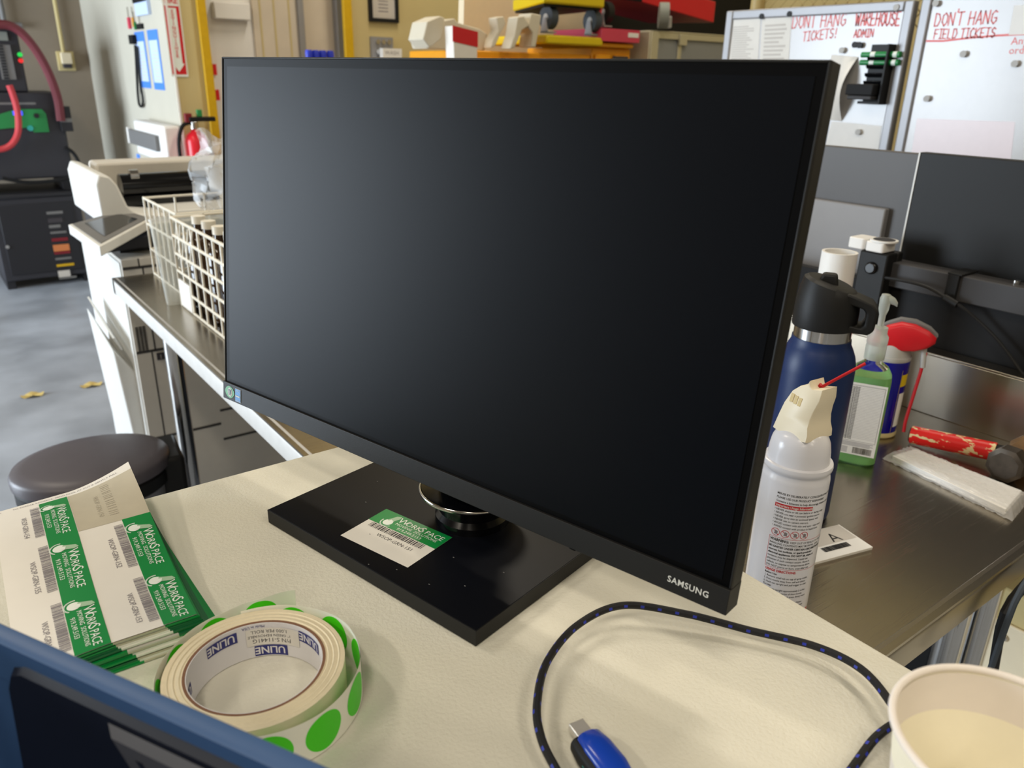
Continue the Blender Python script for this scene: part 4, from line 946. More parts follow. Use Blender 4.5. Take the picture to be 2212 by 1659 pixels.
# chain link partition carrying the whiteboards
fn = thing('chain_link_partition', 'chain link partition behind the whiteboards', 'fence', (XB+.06, 1.4, 0))
for y_ in (-.1, 1.28, 1.88):
    m = MB(); m.cyl((XB+.04, y_, 0), (XB+.04, y_, 2.6), .024, M['wire_tan']); build('post', m, fn)
m = MB(); m.cyl((XB+.04, -.1, 2.58), (XB+.04, 1.88, 2.58), .02, M['wire_tan'])
m.box((XB+.0142, -.05, 1.2), (XB+.0195, 1.90, 1.23), M['wire_tan']); build('rail', m, fn)
m = MB(); zz0, zz1 = 1.60, 1.95
for j in range(80):
    y_ = -.45 + .05*j*.8
    for s_ in (-1, 1):
        a, b = (XB+.047 + .002*s_, y_, zz0), (XB+.047 + .002*s_, y_ + s_*(zz1-zz0), zz1)
        if -.1 < min(a[1], b[1]) and max(a[1], b[1]) < 2.0: m.cyl(a, b, .0016, M['wire_tan'], n=5)
build('wire_mesh', m, fn, kind='stuff')

# ================================================================== cabinets with dollies, case and foam
YC = 3.0
ca, cb_, cc_ = Y(1012, 108, YC), Y(1283, 106, YC), Y(1413, 98, YC)
def cabinet(label, x0, x1, ztop, group, dark):
    o = thing('safety_cabinet', label, 'cabinet', ((x0+x1)/2, YC+.25, 0), group)
    m = MB(); m.box((x0, YC, 0), (x1, YC+.5, ztop), M['amber']); build('body', m, o, bev=.006)
    for s_ in (0, 1):
        xa = x0 + .015 + s_*(x1-x0)/2; m = MB(); m.box((xa, YC-.014, .06), (xa + (x1-x0)/2-.03, YC-.0005, ztop-.03), M['amber']); dd = build('door', m, o, bev=.004)
    m = MB(); m.box((x1-.13 if dark else x0+.04, YC-.018, ztop-.085), (x1-.03 if dark else x0+.13, YC-.0145, ztop-.035), M['ink']); m.text('FLAMMABLE' , ((x1-.125) if dark else x0+.045, YC-.0185, ztop-.065), (1, 0, 0), (0, 0, 1), .014, M['paper_grey']); build('warning_label', m, o, label='dark warning label')
    return o
zc1, zc2 = ca.z, cb_.z + .008
cabinet('left amber metal cabinet under the white foam pieces', ca.x, cb_.x-.02, zc1, 'amber storage cabinets', False)
cabinet('middle amber metal cabinet under the yellow dollies', cb_.x-.012, cb_.x+.24, zc2, 'amber storage cabinets', True)
m = MB(); m.box((cb_.x+.015, YC-.03, zc2+.0005), (cb_.x+.232, YC+.42, cc_.z), M['amber']); solo('amber_box', m, 'flat amber box under the pink red dolly', 'box', (cb_.x+.12, YC+.2, zc2), bev=.008)
def caster(parent, p, r, mt_, up=1):
    o = None
    m = MB(); m.cyl((p[0]-.018, p[1], p[2]), (p[0]+.018, p[1], p[2]), r, M[mt_], n=28); m.cyl((p[0]-.02, p[1], p[2]), (p[0]+.02, p[1], p[2]), r*.35, M['light_grey'], n=16); o = build('wheel', m, parent)
    m = MB(); m.hexa([(p[0]-.026, p[1]-.012, p[2]), (p[0]-.021, p[1]-.012, p[2]), (p[0]-.021, p[1]+.012, p[2]), (p[0]-.026, p[1]+.012, p[2]),
                      (p[0]-.026, p[1]-.025, p[2]+up*(r+.012)), (p[0]-.021, p[1]-.025, p[2]+up*(r+.012)), (p[0]-.021, p[1]+.025, p[2]+up*(r+.012)), (p[0]-.026, p[1]+.025, p[2]+up*(r+.012))], M['alu'])
    m.box((p[0]-.026, p[1]-.025, p[2]+up*(r+.012)-.003), (p[0]+.026, p[1]+.025, p[2]+up*(r+.012)+.003), M['alu']); build('fork', m, parent)
d0, d1 = Y(1165, 97, YC), Y(1288, 95, YC); u0, u1 = Y(1152, 14, YC), Y(1322, 8, YC)
# lower yellow dolly lies wheels up, the upper one stands on top of it
wr = (u0.z - d0.z)*.31
lo = thing('furniture_dolly', 'lower yellow dolly lying wheels up on the amber cabinets', 'dolly', (d0.x, YC+.2, zc2), 'yellow dollies')
m = MB(); m.box((d0.x, YC-.05, zc2+.003), (d1.x-.002, YC+.45, zc2+.04), M['yellow']); build('deck', m, lo, bev=.008)
caster(lo, (d0.x+.05, YC+.0, zc2+.052+wr+.012), wr, 'rubber', -1); caster(lo, (d1.x-.03, YC+.0, zc2+.052+wr+.012), wr, 'rubber', -1)
uz = zc2+.052+wr*2+.016
up_ = thing('furniture_dolly', 'upper yellow dolly resting above the black wheels', 'dolly', (u0.x, YC+.2, uz), 'yellow dollies')
m = MB()
Cs = [(u0.x, YC-.07), (u1.x-.11, YC-.07), (u1.x-.03, YC+.42), (u0.x+.20, YC+.42)]
tk = .05
m.hexa([(x_, y_, uz) for x_, y_ in Cs] + [(x_, y_, uz+tk) for x_, y_ in Cs], M['yellow']); build('deck', m, up_, bev=.008)
m = MB(); ctr_ = sum((Vector((x_, y_, 0)) for x_, y_ in Cs), Vector())/4; Bs = [ctr_ + (Vector((x_, y_, 0)) - ctr_)*.93 for x_, y_ in Cs]
m.hexa([(b_.x, b_.y, uz-.010) for b_ in Bs] + [(b_.x, b_.y, uz-.0003) for b_ in Bs], M['black_matte']); build('bumper', m, up_)
r0_, r1_ = Y(1292, 97, YC-.03), Y(1412, 96, YC-.03); rz = cc_.z + .004
rd = thing('furniture_dolly', 'pink red dolly lying wheels up on the amber box', 'dolly', (r0_.x, YC+.2, rz), 'red dollies')
m = MB(); m.box((r0_.x, YC-.05, rz), (r1_.x-.12, YC+.30, rz+.055), M['pink_red']); m.box((r0_.x+.17, YC-.052, rz+.022), (r0_.x+.24, YC-.0495, rz+.042), M['white']); build('deck', m, rd, bev=.012, seg=3)
caster(rd, (r0_.x+.08, YC+.02, rz+.068+wr+.012), wr, 'black_plastic', -1)
m = MB(); m.cyl((r0_.x+.02, YC+.0, rz+.056), (r0_.x+.02, YC+.0, rz+.17), .014, M['red']); build('post', m, rd)
m = MB(); z_ = rz+.068+wr*2+.022
ru = thing('furniture_dolly', 'large red dolly with grey wheel above the flight case', 'dolly', (r1_.x, YC+.3, z_), 'red dollies')
zr = max(Y(1570, 52, YC-.04).z, Y(1411, 64, YC-.08).z + .012)
P_ = [(r0_.x+.06, YC+.06, z_+.01), (r1_.x-.05, YC+.02, z_+.0), (r1_.x+.42, YC-.04, zr), (r1_.x+.5, YC+.5, zr+.02), (r0_.x+.3, YC+.55, z_+.02)]
i = m.mi(M['red']); A_ = [m.v(p) for p in P_]; B_ = [m.v((p[0], p[1], p[2]+.10)) for p in P_]
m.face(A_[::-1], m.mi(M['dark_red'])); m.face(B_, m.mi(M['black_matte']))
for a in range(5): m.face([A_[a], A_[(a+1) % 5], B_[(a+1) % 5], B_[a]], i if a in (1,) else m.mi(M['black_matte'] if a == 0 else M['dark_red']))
build('deck', m, ru, bev=.006)
gw = Y(1430, 34, YC-.06)
m = MB(); m.cyl((gw.x-.022, YC-.06, gw.z), (gw.x+.012, YC-.09, gw.z), .058, M['rubber_grey'], n=30); m.cyl((gw.x+.014, YC-.09, gw.z-.005), (gw.x+.028, YC-.08, gw.z-.050), .017, M['light_grey'], n=14); build('wheel', m, ru, label='grey rubber wheel')
f0, f1 = Y(1411, 64, YC-.08), Y(1572, 76, YC-.08)
fc_ = thing('flight_case', 'grey flight case with pale metal edges beside the left whiteboard', 'case', ((f0.x+f1.x)/2, YC+.15, 0))
ft = f0.z - .002
m = MB(); m.box((f0.x+.012, YC-.06, .95), (f1.x+.09, YC+.4, ft-.004), M['case_grey']); build('panel', m, fc_)
m = MB()
for a, b in (((f0.x, YC-.075, .94), (f0.x+.05, YC-.059, ft)), ((f0.x+.05, YC-.072, ft-.035), (f1.x+.1, YC-.059, ft)), ((f0.x, YC-.075, ft-.006), (f1.x+.1, YC+.4, ft)), ((f0.x+.20, YC-.068, .94), (f0.x+.225, YC-.0595, ft-.03)), ((f0.x-.01, YC-.07, .94), (f0.x+.012, YC+.41, ft-.005))): m.box(a, b, M['case_alu'])
m.box((f0.x+.195, YC-.08, ft-.06), (f0.x+.25, YC-.068, ft-.01), M['case_alu']); build('edge_trim', m, fc_, bev=.002)
m = MB(); m.box((f0.x-.05, YC-.1, 0), (f1.x+.12, YC+.45, .94), M['dark_grey']); solo('equipment_box', m, 'dark box on the floor carrying the flight case', 'box', (f0.x, YC+.1, 0), bev=.01)
# white foam pieces heaped on the left cabinet
def foam_piece(label, pts, y0, y1):
    m = MB(); A_ = [Y(p[0], p[1], YC) for p in pts]
    for q_ in A_: q_.z = max(q_.z, zc1 + .001)
    m.loft([[(p.x, y_, p.z) for p in A_] for y_ in (y0, y1)], M['foam'])
    return solo('foam_piece', m, label, 'foam packing', (A_[0].x, y0, A_[0].z), group='white foam packing pieces on the cabinet', bev=.004)
foam_piece('leftmost block shaped white foam piece', [(897, 85), (900, 74), (906, 48), (934, 36), (944, 40), (942, 72), (938, 84), (912, 115)], YC-.06, YC+.06)
foam_piece('long white foam piece lying behind the red banded carton', [(946, 50), (1003, 38), (1010, 47), (1060, 62), (1078, 76), (1068, 112), (972, 124), (964, 106), (944, 110), (938, 84)], YC+.075, YC+.2)
foam_piece('white foam strut left of the middle of the heap', [(1072, 38), (1088, 35), (1094, 52), (1082, 72), (1070, 100), (1060, 104), (1066, 84), (1076, 66)], YC+.0, YC+.06)
foam_piece('white foam strut in the middle of the heap', [(1094, 38), (1108, 36), (1120, 56), (1104, 66), (1088, 104), (1078, 106), (1088, 76)], YC-.08, YC-.01)
foam_piece('rightmost upright white foam strut', [(1126, 30), (1148, 34), (1144, 62), (1136, 103), (1126, 102), (1130, 72), (1120, 60)], YC-.07, YC+.02)
a, b = Y(983, 80, YC-.14), Y(1031, 84, YC-.14); zt = Y(1000, 64, YC-.14).z
m = MB(); m.hexa([(a.x, YC-.14, zc1-.15), (b.x, YC-.14, zc1-.15), (b.x, YC-.08, zc1-.15), (a.x, YC-.08, zc1-.15), (a.x-.01, YC-.14, zt+.012), (b.x, YC-.14, zt-.006), (b.x, YC-.08, zt-.006), (a.x-.01, YC-.08, zt+.012)], M['paper'])
ct = solo('carton', m, 'white carton with a red band in front of the foam pieces', 'carton', (a.x, YC-.14, zt), bev=.002)
m = MB(); m.hexa([(a.x-.012, YC-.142, zt-.045), (b.x+.002, YC-.142, zt-.062), (b.x+.002, YC-.1402, zt-.062), (a.x-.012, YC-.1402, zt-.045), (a.x-.012, YC-.142, zt+.013), (b.x+.002, YC-.142, zt-.005), (b.x+.002, YC-.1402, zt-.005), (a.x-.012, YC-.1402, zt+.013)], M['red_print']); build('red_band', m, ct)
m = MB(); m.box((a.x-.02, YC-.15, 0), (b.x+.02, YC-.07, zc1-.151), M['light_grey']); solo('narrow_stand', m, 'narrow grey stand under the red banded carton', 'stand', (a.x, YC-.1, 0))
# pale board leaning behind the foam
a, b, c_, d_ = Y(1001, -60, 3.75), Y(1320, -60, 3.75), Y(1320, 120, 3.75), Y(982, 120, 3.75)
m = MB(); m.hexa([(d_.x, 3.75, 0), (c_.x, 3.75, 0), (c_.x, 3.80, 0), (d_.x, 3.80, 0), (a.x+.02, 3.75, 2.3), (b.x, 3.75, 2.3), (b.x, 3.80, 2.3), (a.x+.02, 3.80, 2.3)], M['tan_board']); solo('board_panel', m, 'large pale tan board standing behind the foam pieces', 'board', (d_.x, 3.75, 0))
a, b = Y(1290, 40, 3.68), Y(1570, 130, 3.68)
m = MB(); m.box((a.x, 3.68, 0), (b.x+.2, 3.73, 2.0), M['black_matte']); solo('dark_crate', m, 'dark crate behind the red dollies', 'crate', (a.x, 3.7, 0))

# small things above the monitor, on the back wall
a, b = Y(794, -30, YB-.01), Y(860, 50, YB-.01)
pf = thing('picture_frame', 'black framed certificate on the beige back wall', 'frame', (a.x, YB, b.z))
m = MB(); w_ = .022
for p, q_ in (((a.x, b.z), (a.x+w_, a.z)), ((b.x-w_, b.z), (b.x, a.z)), ((a.x+w_, b.z), (b.x-w_, b.z+w_)), ((a.x+w_, a.z-w_), (b.x-w_, a.z))): m.box((p[0], YB-.025, p[1]), (q_[0], YB-.0005, q_[1]), M['black_plastic'])
build('frame', m, pf)
m = MB(); m.box((a.x+w_, YB-.010, b.z+w_), (b.x-w_, YB-.004, a.z-w_), M['paper_grey'])
for j in range(6): m.box((a.x+.07, YB-.0105, b.z+.06+.02*j), (b.x-.07, YB-.0101, b.z+.067+.02*j), M['ink_soft'])
build('certificate', m, pf)
a, b = Y(799, 68, YB-.01), Y(838, 126, YB-.01)
hk = thing('key_rack', 'small grey rack with keys on the wall below the framed certificate', 'rack', (a.x, YB, b.z))
m = MB(); m.box((a.x, YB-.03, b.z-.05), (b.x+.03, YB-.0005, a.z-.03), M['alu'])
for j in range(3):
    for k_ in range(2): m.cyl((a.x+.04+.04*j, YB-.03, a.z-.06-.06*k_), (a.x+.04+.04*j, YB-.045, a.z-.06-.06*k_), .015, M['chrome'], n=12)
build('rack_body', m, hk)
a, b = Y(822, 104, YB-.06), Y(864, 140, YB-.06)
m = MB(); m.box((a.x, YB-.09, b.z), (b.x, YB-.0465, a.z), M['white']); m.text('WASH', (a.x+.015, YB-.0905, (a.z+b.z)/2+.01), (1, 0, 0), (0, 0, 1), .035, M['ink_soft']); solo('tag_box', m, 'white lettered box hanging on the wall rack', 'box', (a.x, YB-.05, b.z))
# blue caps standing on a shelf behind the monitor
YS = 3.9
s0, s1 = Y(655, 128, YS), Y(730, 128, YS)
sh = thing('wire_shelf', 'narrow shelf behind the big monitor carrying blue caps', 'shelf', (s0.x, YS, 0))
m = MB(); m.box((s0.x-.1, YS-.08, s0.z-.04), (s1.x+.35, YS+.3, s0.z-.0), M['steel_dark']); build('shelf_board', m, sh)
for x_ in (s0.x-.08, s1.x+.3):
    m = MB(); m.box((x_, YS+.1, 0), (x_+.03, YS+.13, s0.z-.04), M['steel_dark']); build('post', m, sh)
for j, (px_, nm) in enumerate(((668, 'leftmost blue cap on the shelf'), (683, 'second blue cap from the left on the shelf'), (698, 'third blue cap from the left on the shelf'), (714, 'rightmost blue cap on the shelf'))):
    p = Y(px_, 125, YS-.02); m = MB(); m.lathe([(.017, 0), (.018, .03), (.015, .042), (.001, .043)], (p.x, YS-.02, s0.z), M['blue_cap'], 20); solo('bottle_cap', m, nm, 'cap', (p.x, YS-.02, s0.z), group='blue caps on the shelf')
p = Y(820, 124, YS); m = MB(); m.box((p.x-.08, YS-.05, s0.z), (p.x+.08, YS+.02, s0.z+.015), M['white']); solo('white_tray', m, 'white tray edge just above the big monitor', 'tray', p)

# ================================================================== left: signs and things on the walls
def wall_sheet(name, label, cat, x, pts, d, front, border, bands):
    """flat notice on the partition wall (faces -X)"""
    P_ = [X(*p, x) for p in pts]; y0, y1 = (P_[0].y+P_[3].y)/2, (P_[1].y+P_[2].y)/2; z1, z0 = (P_[0].z+P_[1].z)/2, (P_[2].z+P_[3].z)/2
    m = MB(); m.box((x-d, y1, z0), (x-.0005, y0, z1), M[border])
    h = z1-z0
    m.box((x-d-.001, y1+.025, z0+h*.12), (x-d-.0002, y0-.02, z1-h*.17), M[front])
    for j in range(9): m.box((x-d-.0015, y1+.05, z0+h*(.16+.06*j)), (x-d-.0011, y0-.05-.02*(j % 3), z0+h*(.175+.06*j)), M['paper_grey'])
    return solo(name, m, label, cat, (x, y0, z0))
wall_sheet('notice_sheet', 'blue bordered notice hanging left on the white wall behind the lanyard', 'notice', XP, [(290, 71), (311, 66), (327, 190), (308, 190)], .003, 'poster_light', 'poster_blue', 3)
wall_sheet('notice_sheet', 'blue bordered notice at the right edge of the white wall', 'notice', XP, [(319, 66), (340, 62), (357, 195), (334, 193)], .003, 'poster_light', 'poster_blue', 3)
# lanyard and keys
p = X(292, 78, XP-.02)
ky = thing('lanyard', 'black lanyard loop hanging from hooks on the white wall', 'lanyard', (XP, p.y, p.z))
m = MB(); L = [(292, 98), (294, 130), (296, 170), (298, 205), (301, 226), (306, 230), (309, 222), (308, 208), (303, 180), (299, 130), (296, 98)]
m.tube(smooth_path([X(a, b, XP-.015) for a, b in L], .01), .008, M['black_matte'], 8); build('strap', m, ky)
m = MB(); a, b = X(280, 76, XP-.02), X(291, 95, XP-.02); m.box((XP-.03, b.y, b.z), (XP-.001, a.y, a.z), M['black_matte']); build('buckle', m, ky)
for j, (px0, py0, px1, py1, mt_, nm) in enumerate(((275, 38, 282, 62, 'pink_red', 'red key tag on the white wall'), (285, 38, 290, 58, 'amber', 'amber key tag on the white wall'), (289, 48, 293, 64, 'machine_green', 'green key tag on the white wall'), (295, 52, 308, 62, 'black_matte', 'black key fob on the white wall'))):
    a, b = X(px0, py0, XP-.01), X(px1, py1, XP-.01); m = MB(); m.box((XP-.014, b.y, b.z), (XP-.002, a.y, a.z), M[mt_]); m.cyl((XP-.008, (a.y+b.y)/2, a.z), (XP-.008, (a.y+b.y)/2, a.z+.06), .003, M['chrome'], n=8)
    solo('key_tag', m, nm, 'key tag', (XP, a.y, a.z), group='key tags on the white wall')
a, b = X(279, -40, XP-.03), X(316, 30, XP-.03)
kb = thing('key_board', 'grey key hook board at the top of the white wall', 'rack', (XP, a.y, b.z))
m = MB(); m.box((XP-.02, b.y, b.z), (XP-.0005, a.y, a.z), M['poster_light']); build('backboard', m, kb)
m = MB()
for j in range(6): yy = a.y + (b.y-a.y)*(j+.5)/6; m.cyl((XP-.02, yy, b.z+.11), (XP-.05, yy, b.z+.10), .008, M['black_matte'], n=8); m.box((XP-.03, yy-.02, b.z+.07), (XP-.021, yy+.02, b.z+.10), M['black_matte'])
build('hooks', m, kb, kind='stuff')
# white dispenser with dark window
a, b = X(287, 258, XP-.10), X(362, 355, XP-.10)
dp = thing('wall_dispenser', 'white wall dispenser with a dark square window above the copier', 'dispenser', (XP, a.y, b.z))
m = MB(); m.box((XP-.10, b.y, b.z), (XP-.0005, a.y, a.z), M['white']); build('housing', m, dp, bev=.015)
a2, b2 = X(275, 278, XP-.125), X(338, 328, XP-.125)
m = MB(); m.box((XP-.125, b2.y, b2.z), (XP-.1005, a2.y-.014, a2.z), M['mid_grey']); m.box((XP-.13, a2.y-.013, b2.z), (XP-.1005, a2.y+.01, a2.z+.01), M['white']); build('window', m, dp, bev=.004, label='dark grey square window')
m = MB(); a3, b3 = X(294, 332, XP-.105), X(303, 352, XP-.105); m.box((XP-.104, b3.y, b3.z), (XP-.1003, a3.y, a3.z), M['poster_blue']); build('blue_tag', m, dp)
# extinguisher sign
a, b = Y(356, -60, YB), Y(410, 166, YB); xs = Y(378, 80, YB-.006).x; wS = .094
sg = thing('fire_sign', 'red and white fire extinguisher sign with down arrow on the beige wall', 'sign', (xs, YB, b.z)); zS0, zS1 = b.z, b.z + .47
m = MB(); m.box((xs-wS/2, YB-.009, zS0), (xs+wS/2, YB-.0055, zS1), M['logo_white'])
m.box((xs-wS*.42, YB-.0098, zS0+.012), (xs+wS*.42, YB-.0091, zS1-.012), M['red_print'])
m.prism([(0, 0)]*3, 0, 0, M['red_print']) if False else None
y_ = YB-.0104
m.poly([(xs-wS*.24, y_, zS1-.115), (xs-wS*.24, y_, zS0+.070), (xs-wS*.36, y_, zS0+.070), (xs, y_, zS0+.026), (xs+wS*.36, y_, zS0+.070), (xs+wS*.24, y_, zS0+.070), (xs+wS*.24, y_, zS1-.115)], M['logo_white'])
m.box((xs-wS*.41, YB-.0105, zS1-.105), (xs+wS*.41, YB-.0099, zS1-.02), M['logo_white'])
m.text('FIRE', (xs, YB-.0108, zS1-.092), (1, 0, 0), (0, 0, 1), .042, M['red_print'], 'CENTER', bold=.03, sx=.92)
for j, c_ in enumerate('EXTINGUISHER'): m.text(c_, (xs, YB-.0108, zS1-.142 - j*.0208), (1, 0, 0), (0, 0, 1), .026, M['red_print'], 'CENTER', bold=.02)
build('sign_plate', m, sg, normals=False)
# fire extinguisher
pe = Y(428, 330, YB-.10); ze = Y(428, 292, YB-.10).z
ex_ = thing('fire_extinguisher', 'red fire extinguisher with black hose hanging on the beige wall', 'fire extinguisher', (pe.x, YB-.09, ze-.40))
c_ = Vector((pe.x, YB-.09, ze-.40))
m = MB(); m.lathe([(.055, 0), (.062, .01), (.062, .37), (.05, .40), (.025, .42), (.02, .43)], c_, M['extinguisher_red'], 32); build('cylinder', m, ex_)
m = MB(); m.fn = wrap(c_, .0625, math.radians(225), .13); blk(0, 0, .085, .15, M['paper_grey']); m.fn = None; build('label', m, ex_, normals=False)
m = MB(); m.cyl(c_ + Vector((0, 0, .43)), c_ + Vector((0, 0, .475)), .022, M['chrome'], n=16); m.box((c_.x-.03, c_.y-.02, c_.z+.475), (c_.x+.12, c_.y+.02, c_.z+.50), M['black_matte']); m.box((c_.x-.05, c_.y-.015, c_.z+.47), (c_.x-.01, c_.y+.015, c_.z+.52), M['dark_red']); m.box((c_.x+.02, c_.y-.012, c_.z+.50), (c_.x+.05, c_.y+.012, c_.z+.54), M['machine_green']); build('valve', m, ex_, bev=.004)
m = MB(); m.tube(smooth_path([c_ + Vector(v) for v in ((-.02, 0, .47), (-.07, -.01, .45), (-.10, -.01, .36), (-.10, -.01, .22), (-.085, -.01, .08))], .015), .011, M['black_matte'], 10); build('hose', m, ex_)
m = MB(); m.box((c_.x-.03, YB-.028, c_.z+.2), (c_.x+.03, YB-.0005, c_.z+.3), M['steel_dark']); build('bracket', m, ex_)
# electrical box and conduit on the far wall
p = Y(142, 132, YF); m = MB(); eb = thing('electrical_box', 'beige electrical box on the brown far wall below its conduit', 'box', (p.x, YF, p.z))
m.box((p.x-.06, YF-.02, p.z-.07), (p.x+.06, YF-.0005, p.z+.07), M['wall_beige']); m.box((p.x-.035, YF-.07, p.z-.02), (p.x+.035, YF-.02, p.z+.06), M['tan_board']); m.box((p.x-.03, YF-.06, p.z-.05), (p.x+.03, YF-.02, p.z-.02), M['ink']); build('box_body', m, eb, bev=.004)
m = MB(); m.cyl((p.x-.01, YF-.03, p.z+.06), (p.x-.01, YF-.03, 4.0), .014, M['wall_beige'], n=14); build('conduit', m, eb)
p, q_ = Y(2, 20, YF), Y(46, 55, YF)
m = MB(); m.cyl((p.x, YF-.04, q_.z), (p.x, YF-.04, 4.2), .018, M['mid_grey'], n=14); m.cyl((p.x, YF-.04, q_.z), (q_.x, YF-.04, q_.z), .018, M['mid_grey'], n=14); solo('wall_pipe', m, 'thin grey pipe on the brown far wall above the power unit', 'pipe', (p.x, YF-.04, q_.z))

# ================================================================== battery charger on its cabinet
YM = 6.3
k0, k1 = Y(5, 405, YM), Y(168, 408, YM); g1 = Y(185, 600, YM); k0.x = .395
lc = thing('machine_cabinet', 'dark grey floor cabinet with small warning labels under the charger', 'cabinet', ((k0.x+.93)/2, YM+.3, 0))
zk = k1.z - .01
m = MB(); m.box((.395, YM, .06), (.935, YM+.6, zk-.03), M['machine']); m.box((.375, YM-.015, zk-.03), (.95, YM+.62, zk), M['machine_dark']); build('cabinet_body', m, lc, bev=.006)
m = MB(); m.box((.435, YM-.008, .10), (.88, YM-.0005, zk-.07), M['machine_dark']); dd = build('door', m, lc, bev=.003)
m = MB(); m.cyl((.445, YM-.008, .30), (.445, YM-.016, .30), .012, M['chrome'], n=12); build('lock', m, dd)
m = MB(); xq = .715
for j, (h_, mt_, w_) in enumerate(((.018, 'mid_grey', .10), (.03, 'ink', .09), (.02, 'mid_grey', .07), (.014, 'mid_grey', .10), (.022, 'dark_red', .10), (.05, 'orange_print', .10), (.02, 'dark_red', .10), (.014, 'mid_grey', .10), (.016, 'safety_yellow', .11), (.05, 'paper_grey', .075), (.014, 'mid_grey', .11))):
    zq = zk - .13 - .046*j; m.box((xq, YM-.0115, zq-h_), (xq+w_, YM-.0085, zq), M[mt_])
build('warning_labels', m, lc, label='small warning labels in red, orange and white')
for x_ in (.40, .88):
    m = MB(); m.box((x_, YM+.02, 0), (x_+.05, YM+.55, .06), M['machine_dark']); build('foot', m, lc)
zc_ = zk + .09
chg = thing('battery_charger', 'dark grey charger machine with green control panel standing on the cabinet', 'charger', (.6, YM+.3, zk))
zt_ = Y(120, 200, YM).z
m = MB(); m.box((.30, YM+.02, zc_), (.93, YM+.55, zt_), M['machine']); build('machine_body', m, chg, bev=.012)
for x_ in (.34, .86):
    m = MB(); m.box((x_, YM+.08, zk+.001), (x_+.05, YM+.5, zc_), M['machine_dark']); build('foot', m, chg)
gz0, gz1 = Y(60, 283, YM).z, Y(60, 236, YM).z; gx1 = Y(102, 258, YM).x
m = MB(); m.loft([[(x_, y_, z_) for x_, z_ in ((.42, gz1-.02), (.56, gz1-.03), (.66, gz1), (gx1-.02, gz1), (gx1, gz1-.03), (gx1, gz0-.01), (gx1-.09, gz0-.01), (gx1-.10, gz0+.02), (.60, gz0+.02), (.50, gz0+.01), (.42, gz0+.03))] for y_ in (YM+.008, YM+.0195)], M['machine_green']); gpn = build('control_panel', m, chg, label='green control panel')
m = MB(); a, b = Y(27, 240, YM), Y(50, 249, YM); m.box((a.x, YM+.004, b.z), (b.x, YM+.0078, a.z), M['led_blue']); build('blue_display', m, gpn)
m = MB(); p = Y(66, 277, YM); m.cyl((p.x, YM+.004, p.z), (p.x, YM+.0195, p.z), .018, M['teal'], n=18); p = Y(79, 250, YM); m.cyl((p.x, YM+.002, p.z), (p.x, YM+.0078, p.z), .016, M['machine_dark'], n=18); build('knob', m, chg)
m = MB(); a = Y(0, 230, YM); m.text('BATTERY SYSTEM', (.45, YM+.0195, gz1+.03), (1, 0, 0), (0, 0, 1), .022, M['mid_grey']) if False else m.box((.45, YM+.0185, gz1+.028), (.78, YM+.0195, gz1+.042), M['mid_grey']); build('name_strip', m, chg)
# vented unit on top
v1 = Y(60, 195, YM); vt = Y(40, 62, YM).z
vu = thing('power_unit', 'dark power unit with pale vent grille on top of the charger', 'power unit', (.6, YM+.3, zt_))
m = MB(); m.box((.30, YM+.05, zt_), (v1.x+.01, YM+.5, vt), M['machine']); build('unit_body', m, vu, bev=.01)
m = MB(); a, b = Y(-10, 96, YM+.04), Y(36, 172, YM+.04); m.box((a.x, YM+.035, b.z), (b.x, YM+.0495, a.z), M['mid_grey'])
for j in range(12): zq = b.z + (a.z-b.z)*(j+.5)/12; m.box((a.x+.01, YM+.03, zq-.006), (b.x-.04, YM+.0349, zq+.006), M['machine_dark'])
build('vent_grille', m, vu)
m = MB(); a, b = Y(-5, 68, YM+.04), Y(18, 88, YM+.04); m.box((a.x, YM+.04, b.z), (b.x, YM+.0495, a.z), M['rubber_grey']); build('meter', m, vu)
for px_, py_, mt_ in ((43, 118, 'led_green'), (45, 131, 'led_red')):
    p = Y(px_, py_, YM+.04); m = MB(); m.cyl((p.x, YM+.03, p.z), (p.x, YM+.0495, p.z), .014, M[mt_], n=14); build('indicator_light', m, vu)
def hose(nm, label, pts, y, r, mt_):
    m = MB(); P_ = [Y(*p, y) for p in pts]; m.tube(smooth_path(P_, .02), r, M[mt_], 10); solo(nm, m, label, 'hose', P_[0])
hose('charging_hose', 'dark red hose arching from the power unit down its right side', [(-20, 56), (10, 53), (35, 62), (60, 85), (85, 120), (108, 165), (125, 215), (132, 262)], YM-.03, .028, 'hose_dark_red')
hose('charging_hose', 'bright red hose hanging in front of the green panel', [(20, 184), (28, 205), (36, 232), (40, 262), (38, 290), (25, 312), (5, 322), (-20, 322)], YM-.06, .020, 'hose_red')
hose('charger_cable', 'black cord looping from the charger foot along the wall', [(140, 318), (158, 330), (170, 352), (165, 372), (150, 384), (100, 392), (50, 393), (0, 384)], YM-.02, .012, 'black_matte')
p = Y(140, 250, YM); m = MB(); m.box((p.x-.035, YM-.02, p.z-.10), (p.x+.035, YM+.015, p.z+.06), M['machine_dark']); m.box((p.x-.035, YM-.022, p.z-.04), (p.x+.035, YM-.0195, p.z-.015), M['mid_grey']); solo('cable_connector', m, 'dark connector at the end of the dark red hose', 'connector', p, bev=.006)

